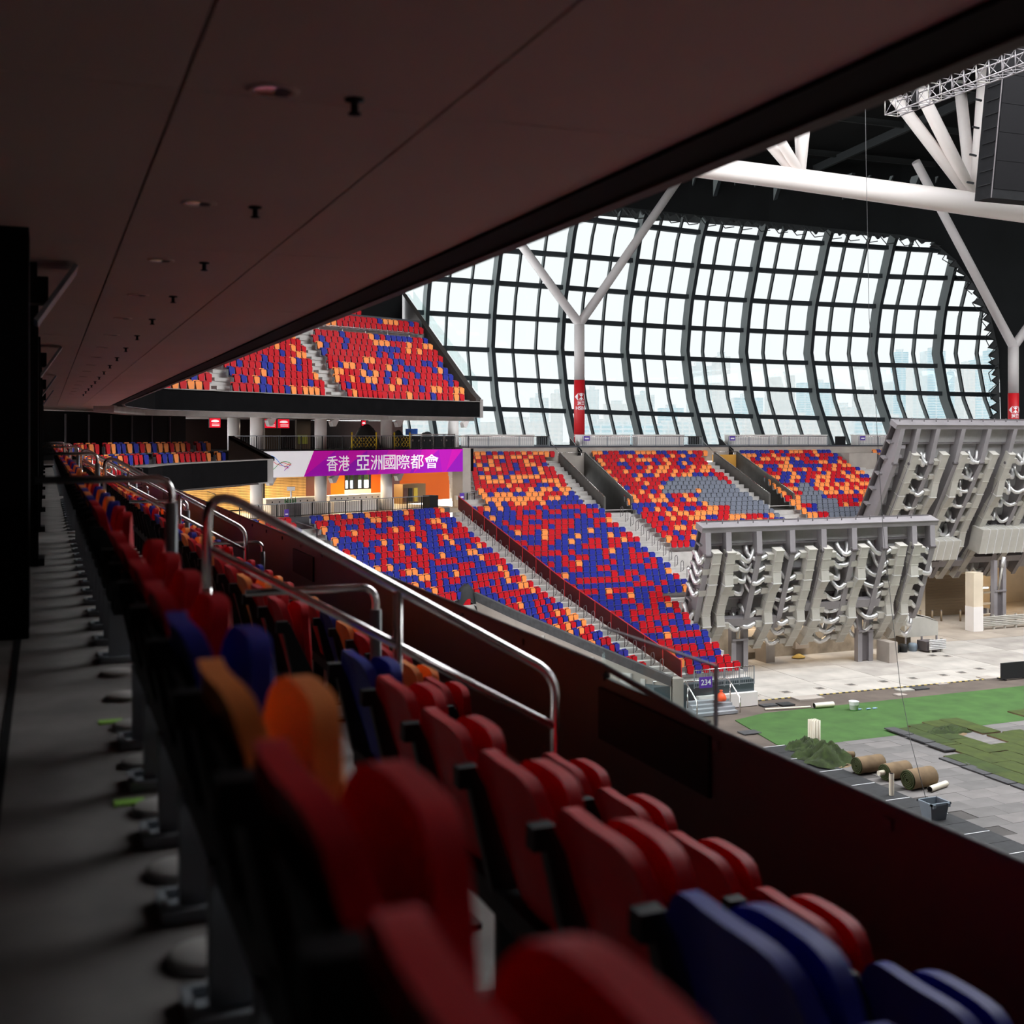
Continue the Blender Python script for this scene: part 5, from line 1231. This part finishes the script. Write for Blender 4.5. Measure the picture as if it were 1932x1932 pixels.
# ================================================================== PITCH LEVEL
m = MB(); m.box(5, 140, -60, 66, -.5, -.04); m.box(-10, 31, 66, 98, -.5, -.04); struct(tag(m.build('floor_pitch_base', M['dirt']), 'brown earthy track around the pitch', 'ground'))
ap = thing('floor_apron', 'pale concrete apron slabs in front of the raised sections', 'floor', (45, 62, 0)); ap['kind'] = 'structure'
MB().box(28, 100, 58.0, 92, -.4, -.012).build('bed', M['darkconc'], ap)
slabm = [M['apron'], mat('apron_light', (.44, .405, .365), .9, 0, .25, .5, .2), mat('apron_warm', (.40, .34, .28), .9, 0, .25, .4, .2)]
ys = [58.0, 61.2, 65.2, 69.5, 74, 79, 84]; xs_ = [29 + 4.8 * i for i in range(14)]
for i in range(len(xs_) - 1):
    for j in range(len(ys) - 1):
        MB().box(xs_[i] + .015, xs_[i + 1] - .015, ys[j] + .015, ys[j + 1] - .015, -.1, random.uniform(-.002, .004)).build('slab', slabm[random.choice((0, 0, 1)) if j < 3 else 2], ap)
t = thing('trim_hazard_edge', 'thin yellow and black line along the apron edge', 'line', (45, 58, 0)); t['kind'] = 'structure'
yy = mat('faded_yellow', (.55, .42, .12), .8); mk = MB(); ml = MB()
for i in range(140): (mk if i % 2 else ml).box(33 + .22 * i, 33 + .22 * (i + 1), 57.93, 58.03, -.03, .008)
o = ml.build('yellow_dashes', yy, t); o['kind'] = 'stuff'; o = mk.build('dark_dashes', M['mat_grey'], t); o['kind'] = 'stuff'
for i, (px, py) in enumerate(((1423, 1312), (1483, 1306), (1547, 1299), (1606, 1292), (1667, 1286), (1723, 1280), (1780, 1274), (1815, 1269), (1848, 1262), (1760, 1237), (1786, 1238))):
    p = atH(px, py, 0); t = thing('floor_socket', 'small square metal cover in the apron, %s from the left' % ORD[i], 'floor cover', p, 'square covers in the apron')
    MB().box(p.x - .28, p.x + .28, p.y - .28, p.y + .28, .004, .018).build('frame', M['wallconc'], t); MB().box(p.x - .2, p.x + .2, p.y - .2, p.y + .2, .018, .026).build('lid', M['darkconc'], t)
m = MB(); m.prism([(33.0, 48.6, -.03), (100, 49.4, -.03), (100, 56.4, -.03), (36.2, 55.2, -.03), (33.9, 54.4, -.03)], (0, 0, .035)); tu = struct(tag(m.build('floor_artificial_turf', M['green']), 'bright green artificial turf strip beyond the pavers', 'turf'))
# pavers
pv = thing('floor_pavers', 'grey paving slabs of the stripped pitch', 'paving', (40, 40, -.05)); pv['kind'] = 'structure'
MB().box(33.4, 75, 12, 49.0, -.3, -.02).build('joint_bed', M['paverjoint'], pv)
pvm = [M['paver'], mat('paver_b', (.135, .127, .123), .9, 0, .2, .9, .2), mat('paver_c', (.175, .162, .156), .9, 0, .2, .9, .2)]
bx = bpy.data.meshes; PM = [seat_mesh(MB().box(-.745, .745, -.495, .495, -.05, 0), 'paver_mesh', mm__) for mm__ in pvm]
cnt = 0
for i in range(30):
    for j in range(42):
        x = 34.15 + 1.5 * i + (.75 if j % 2 else 0); y = 48.5 - 1.0 * j
        q = proj((x, y, 0))
        if q[0] < 1540 or q[0] > 1990 or q[1] > 1640 or cnt >= 300: continue
        child('paver', random.choice(PM), pv, (x - 40, y - 40, .05 + random.uniform(-.004, .004))); cnt += 1
# black edge mats
em = thing('edge_mats', 'row of black rubber edge mats with white end marks', 'mats', (32.7, 40, 0))
for i in range(32):
    y = 49.0 - 1.12 * i
    MB().box(32.0, 33.35, y - 1.10, y, -.03, .03 + random.uniform(0, .012)).build('edge_mat', M['mat_black'], em)
    if i % 2 == 0: MB().box(32.1, 33.3, y - .03, y + .01, .045, .052).build('white_mark', M['printwhite'], em)
# sod strips
def sodp(x0, x1, y0, y1, k, z=.0):
    t = thing('sod_strip', 'sod', 'sod', ((x0 + x1) / 2, (y0 + y1) / 2, 0), 'laid sod strips')
    g = []; nx_, ny_ = 4, max(3, int((y1 - y0) / .6))
    for a in range(ny_ + 1):
        g.append([V((lerp(x0, x1, b / nx_), lerp(y0, y1, a / ny_), .075 + random.uniform(-.012, .012))) for b in range(nx_ + 1)])
    m = MB(); m.grid(g); m.build('grass', M['sod'] if k % 3 else M['sod2'], t)
    MB().box(x0 + .01, x1 - .01, y0 + .01, y1 - .01, .0, .06).build('soil_layer', M['soil'], t)
    return t
lanes = [(39.0, [(32, 44.6)]), (40.2, [(32, 46.0), (46.05, 49.6)]), (41.4, [(32, 44.2), (44.25, 50.0)]), (42.6, [(32, 45.4), (48.3, 50.3)]), (43.8, [(33, 47.0), (47.05, 50.4)]), (45.0, [(33, 47.2)]), (46.2, [(34, 47.0)]), (47.4, [(34, 46.6)]), (48.6, [(35, 47.8), (48.6, 50.6)]), (49.8, [(36, 50.7)]), (51.0, [(36, 50.8)]), (52.2, [(37, 50.9)])]
lab = 0
for li, (x, segs) in enumerate(lanes):
    for (a, b) in segs:
        y = b
        while y - a > .3:
            L_ = min(3.2, y - a); t = sodp(x, x + 1.17, y - L_, y - .03, lab); t['label'] = 'strip of laid green sod, %s lane from the black boards, %s from the far end' % (ORD[li], ORD[int((b - y) / 3.2 + .01) + (2 if b < 47.9 and len(segs) > 1 else 0)])
            y -= L_; lab += 1
for i, (x, ya, yb) in enumerate(((39.75, 48.2, 49.7), (39.7, 46.6, 48.1), (39.6, 45.1, 46.5), (38.6, 43.0, 44.4), (38.55, 41.5, 42.9), (38.5, 40.0, 41.4), (38.5, 38.4, 39.9))):
    tag(MB().box(x, x + .62, ya, yb, .08 if x > 39 else .0, .14 if x > 39 else .07).build('edge_board', M['mat_grey']), 'charcoal board lying along the sod edge, %s from the far end' % ORD[i], 'board', 'charcoal boards along the sod')
# crumpled sod pieces
heapm = mat('rumpled_sod', (.022, .038, .005), .95, 0, .6, 3., 1.)
def crumple(px, py, R, H, label, seed):
    rnd = random.Random(seed); c = atH(px, py, 0); t = thing('crumpled_sod', label, 'sod', c); ph = [rnd.uniform(0, 6) for _ in range(4)]
    g = []
    for i in range(12):
        row = []
        for k in range(25):
            a = 2 * math.pi * k / 24; rr = i / 11.; f = 1 + .22 * math.sin(2 * a + ph[0]) + .1 * math.sin(5 * a + ph[1])
            h = H * (1 - rr ** 2.5) * (.62 + rr * .35 * math.sin(3 * a + ph[2] + rr * 3) + .10 * math.sin(6 * rr + ph[3])) + .04 * (1 - rr)
            jz = 0 if k in (0, 24) or i in (0, 11) else rnd.uniform(-.07, .07); row.append(c + V((math.cos(a) * R * f * rr + jz, math.sin(a) * R * .8 * f * rr, max(0.01, h + jz * 1.3 + .10 * H * math.sin(9 * math.cos(a) * rr + 7 * math.sin(a) * rr)))))
        g.append(row)
    MB().grid(g).build('grass', heapm, t)
    MB().lathe(c, [(R * .85, 0), (R * .7, .05), (0, .05)], 14).build('soil_layer', M['soil'], t)
crumple(1517, 1412, .95, .65, 'crumpled heap of sod beside the upright pipes', 1); crumple(1533, 1428, .9, .55, 'small crumpled sod heap between the larger heaps', 4)
crumple(1562, 1437, 1.35, 1.05, 'largest crumpled heap of sod left of the rolls', 2); crumple(1788, 1381, 1.1, .3, 'loose crumpled sod piece on the bare patch', 3)
# sod rolls
def roll(px, py, ln, R, yaw, label, core=False):
    c = atH(px, py, 0); c.z = R; t = thing('sod_roll', label, 'sod roll', (c.x, c.y, 0), 'rolled sod'); d = V((math.cos(yaw), math.sin(yaw), 0))
    a, b = c - d * ln / 2, c + d * ln / 2
    MB().tube([lerp(a, b, k / 8.) for k in range(9)], [R * (1 + .02 * math.sin(k * 2)) for k in range(9)], 26, False).build('backing', M['soil'], t)
    for e, sg in ((a, -1), (b, 1)):
        sp = MB(); n = 60; pts = []; wd = R * .07
        z = V((0, 0, 1)); s2 = d.cross(z)
        for k in range(n + 1):
            th_ = k / n * 2 * math.pi * 4.5; r = R * .12 + (R * .84) * k / n; pts.append(e + d * sg * .02 + (s2 * math.cos(th_) + z * math.sin(th_)) * r)
        sp.tube(pts, wd, 5); sp.build('grass_spiral', mat('roll_end_grass', (.05, .06, .02), .95) if 'roll_end_grass' not in bpy.data.materials else bpy.data.materials['roll_end_grass'], t)
        MB().lathe(e - d * sg * .02, [(0, 0), (R * .98, 0)], 20, axis=d).build('end_soil', M['sod2'], t)
    if core: MB().tube([a - d * .35, a + d * .3], .11, 12).build('core_pipe', M['pvc'], t)
roll(1639, 1457, 1.35, .37, .05, 'left sod roll with warm brown backing'); roll(1690, 1469, 1.3, .36, .10, 'middle sod roll with white core pipe', True); roll(1735, 1486, 1.35, .42, .10, 'right sod roll, nearest of the three')
roll(1601, 1429, .5, .14, -.3, 'thin small sod roll behind the left roll')
# pipes
p = atH(1536, 1404, 0); t = thing('pipe_bundle', 'upright bundle of cream plastic pipes behind the sod heap', 'pipes', p)
for i in range(3):
    for j in range(3):
        q = p + V((-.16 + .16 * i, -.16 + .16 * j, 0)); m = MB(); m.lathe(q, [(.078, 0), (.078, 1.18), (.06, 1.18), (.06, .9), (0, .9)], 12); m.build('pipe', M['pvc'], t)
def pipe(a, b, r, label, hollow=True):
    t = thing('plastic_pipe', label, 'pipe', a); MB().tube([a, b], r, 14, False).build('wall', M['pvc'], t); MB().tube([a, b], r * .8, 14, False).build('bore', M['steeldark'], t)
p = atH(1682, 1502, 0); pipe(p, p + V((0, 0, .95)), .105, 'upright cream pipe beside the black mats')
a = atH(1754, 1495, 0); b = atH(1785, 1484, 0); a.z = b.z = .13; pipe(a, b, .13, 'cream pipe lying right of the sod rolls')
a = atH(1536, 1337, 0); b = atH(1572, 1334, 0); a.z = b.z = .16; pipe(a, b, .15, 'white pipe lying on the edge of the green turf')
a = atH(1443, 1340, 0); b = atH(1529, 1335, 0); a.z = b.z = .05; pipe(a, b, .05, 'long thin pale pipe lying on the brown track')
# bucket
p = atH(1611, 1340, 0); t = thing('bucket', 'white bucket with green band on the artificial turf', 'bucket', p)
MB().lathe(p, [(0, 0), (.20, 0), (.24, .30)], 14).build('green_band', mat('lime_band', (.10, .55, .06), .5), t); MB().lathe(p, [(.243, .30), (.27, .48), (.28, .50), (.25, .50), (.23, .05), (0, .05)], 14).build('body', M['printwhite'], t)
MB().tube([p + V((.27, 0, .45)), p + V((.36, 0, .2)), p + V((.27, .1, .05))], .012, 5).build('handle', M['steel_grey'], t)
for i, (px, py) in enumerate(((1621, 1340), (1638, 1339), (1650, 1338))):
    p = atH(px, py, 0); t = thing('bottle', 'small bottle lying right of the white bucket, %s' % ORD[i], 'bottle', p, 'small bottles on the turf'); MB().tube([p + V((-.12, 0, .05)), p + V((.08, 0, .05)), p + V((.16, 0, .05))], [.045, .045, .018], 8).build('body', mat('clear_blue%d' % i, (.3, .45, .7), .2), t); MB().tube([p + V((.16, 0, .05)), p + V((.19, 0, .05))], .02, 8).build('cap', M['printwhite'], t)
# wheeled grey bin
p = atH(1762, 1546, 0); t = thing('grey_tub', 'open blue grey tub with the hanging cable beside the black mats', 'tub', p)
m = MB(); lo = .34; hi = .44; h = .72
for (sx, sy, ex, ey) in ((-1, -1, 1, -1), (1, -1, 1, 1), (1, 1, -1, 1), (-1, 1, -1, -1)):
    m.add([p + V((sx * lo, sy * lo * .8, 0)), p + V((ex * lo, ey * lo * .8, 0)), p + V((ex * hi, ey * hi * .8, h)), p + V((sx * hi, sy * hi * .8, h))], [(0, 1, 2, 3)])
    m.add([p + V((sx * (lo - .03), sy * (lo - .03) * .8, .05)), p + V((ex * (lo - .03), ey * (lo - .03) * .8, .05)), p + V((ex * (hi - .04), ey * (hi - .04) * .8, h)), p + V((sx * (hi - .04), sy * (hi - .04) * .8, h))], [(3, 2, 1, 0)])
m.box(p.x - lo, p.x + lo, p.y - lo * .8, p.y + lo * .8, 0, .05); m.build('body', M['binblue'], t)
m = MB()
for (x0, x1, y0, y1) in ((-.49, .49, -.41, -.34), (-.49, .49, .34, .41), (-.49, -.42, -.41, .41), (.42, .49, -.41, .41)): m.box(p.x + x0, p.x + x1, p.y + y0, p.y + y1, h - .06, h + .02)
m.build('rim', M['binblue'], t)
for dx in (-.35, .35): MB().box(p.x + dx - .06, p.x + dx + .06, p.y - .46, p.y - .40, h - .14, h).build('lug', M['binblue'], t)
MB().lathe(p + V((0, 0, .35)), [(0, .12), (.2, .09), (.28, 0), (.26, -.1)], 12).build('contents', M['soil'], t)
cb = [(1632, 150, 62), (1634, 300, 61), (1640, 600, 59), (1652, 760, 58), (1658, 871, 57), (1666, 996, 56), (1682, 1148, 54), (1698.5, 1295, 52), (1719, 1402, 50)]
pts = [atZ(*c_) for c_ in cb] + [p + V((-.2, .1, .5))]
tag(MB().tube(pts, .014, 5).build('hanging_cable', M['wire']), 'thin dark cable hanging from the roof into the blue grey tub', 'cable')
# black board at right, debris
p = atH(1890, 1284, 0); t = thing('black_board', 'black advertising board standing on the apron edge at right', 'board', p); MB().box(p.x, p.x + 4, p.y, p.y + .12, .06, 1.05).build('panel', M['tarp'], t)
for k in range(3): MB().box(p.x + .2 + 1.6 * k, p.x + .3 + 1.6 * k, p.y - .1, p.y + .6, 0, .06).build('foot', M['black'], t)
for i, (pa, pb, py, mt, wd) in enumerate(((1436, 1470, 1332, 'mat_grey', .5), (1470, 1500, 1330, 'mat_black', .7), (1500, 1560, 1319, 'wallconc', .9), (1693, 1728, 1303, 'galv', .6), (1722, 1756, 1300, 'mat_grey', .6), (1690, 1712, 1312, 'wallconc', .5), (1770, 1795, 1292, 'wallconc', .2), (1850, 1880, 1280, 'wallconc', .8))):
    a, b = atH(pa, py, 0), atH(pb, py, 0); tag(MB().box(a.x, b.x, a.y - wd / 2, a.y + wd / 2, -.035, .05).build('loose_board', M[mt]), 'flat loose %s board on the brown track, %s from the left' % ({'mat_grey': 'charcoal', 'mat_black': 'black', 'wallconc': 'pale', 'galv': 'silver'}[mt], ORD[i]), 'board', 'loose boards on the track')
p = atH(1414, 1382, 0); tag(MB().box(p.x - .5, p.x + .5, p.y - .35, p.y + .35, 0, .03).build('drain_grate', M['mat_grey']), 'dark rectangular grate on the green turf', 'grate')
# ================================================================== foot of the far stand: landing, railing, sign
ZF = TK(42)
ld = thing('stand_front', 'slate blue front landing below the lowest far seats', 'landing', (34, 57.2, 0))
MB().box(30.6, 36.9, 57.25, YK(42) + .4, 0, ZF - .02).build('base', mat('slate_blue_steel', (.055, .075, .085), .5), ld)
MB().box(33.2, 36.95, 56.95, 57.3, 0, .75).build('plinth', M['white'], ld)
a = V((33.0, 57.1, ZF - .25)); b = V((36.8, 57.1, ZF - .25))
balustrade('front_railing', a, b, 1.0, 'grey baluster railing in front of the lowest far seats', None, .14, False, 4)
balustrade('tunnel_railing', V((30.9, 57.9, .6)), V((32.1, 57.6, .6)), 1.0, 'dark baluster railing at the foot of the netting stairs', None, .14, False, 2)
sp_ = thing('front_steps', 'grey metal steps with handrails below the number sign', 'steps', (33.6, 56.3, 0))
for i in range(4): MB().box(32.4, 34.9, 55.7 + .3 * i, 56.94, .15 * i, .15 * (i + 1)).build('step', mat('pale_grey_steel%d' % i, (.30, .31, .33), .5), sp_)
for x in (32.3, 34.95):
    MB().tube([(x, 55.6, .05), (x, 55.6, .85), (x, 56.8, 1.65), (x, 56.9, 1.65)], .04, 8).build('handrail', M['chrome'], sp_)
    MB().tube([(x, 56.6, .3), (x, 56.6, 1.4)], .035, 8).build('post', M['chrome'], sp_)
MB().tube([(32.3, 56.9, 1.65), (34.95, 56.9, 1.65)], .04, 8).build('cross_rail', M['chrome'], sp_)
t = thing('number_sign', 'purple sign with white number at the foot of the far stand', 'sign', (33.9, 56.9, 1.2))
MB().box(33.15, 33.95, 56.8, 56.84, 1.25, 1.85).build('plate', M['purple'], t); vs, fs = text_mesh('234', .42, .008)
MB().add([V((33.55 + v.x, 56.79, 1.42 + v.y)) for v in vs], fs).build('lettering', M['printwhite'], t)
p = V((34.2, 56.3, .6)); tag(MB().lathe(p, [(.0, 0), (.26, .02), (.30, .15), (.2, .36), (.06, .48), (.1, .58), (0, .6)], 12).build('orange_bag', M['binorange']), 'orange bag standing on the front steps', 'bag')
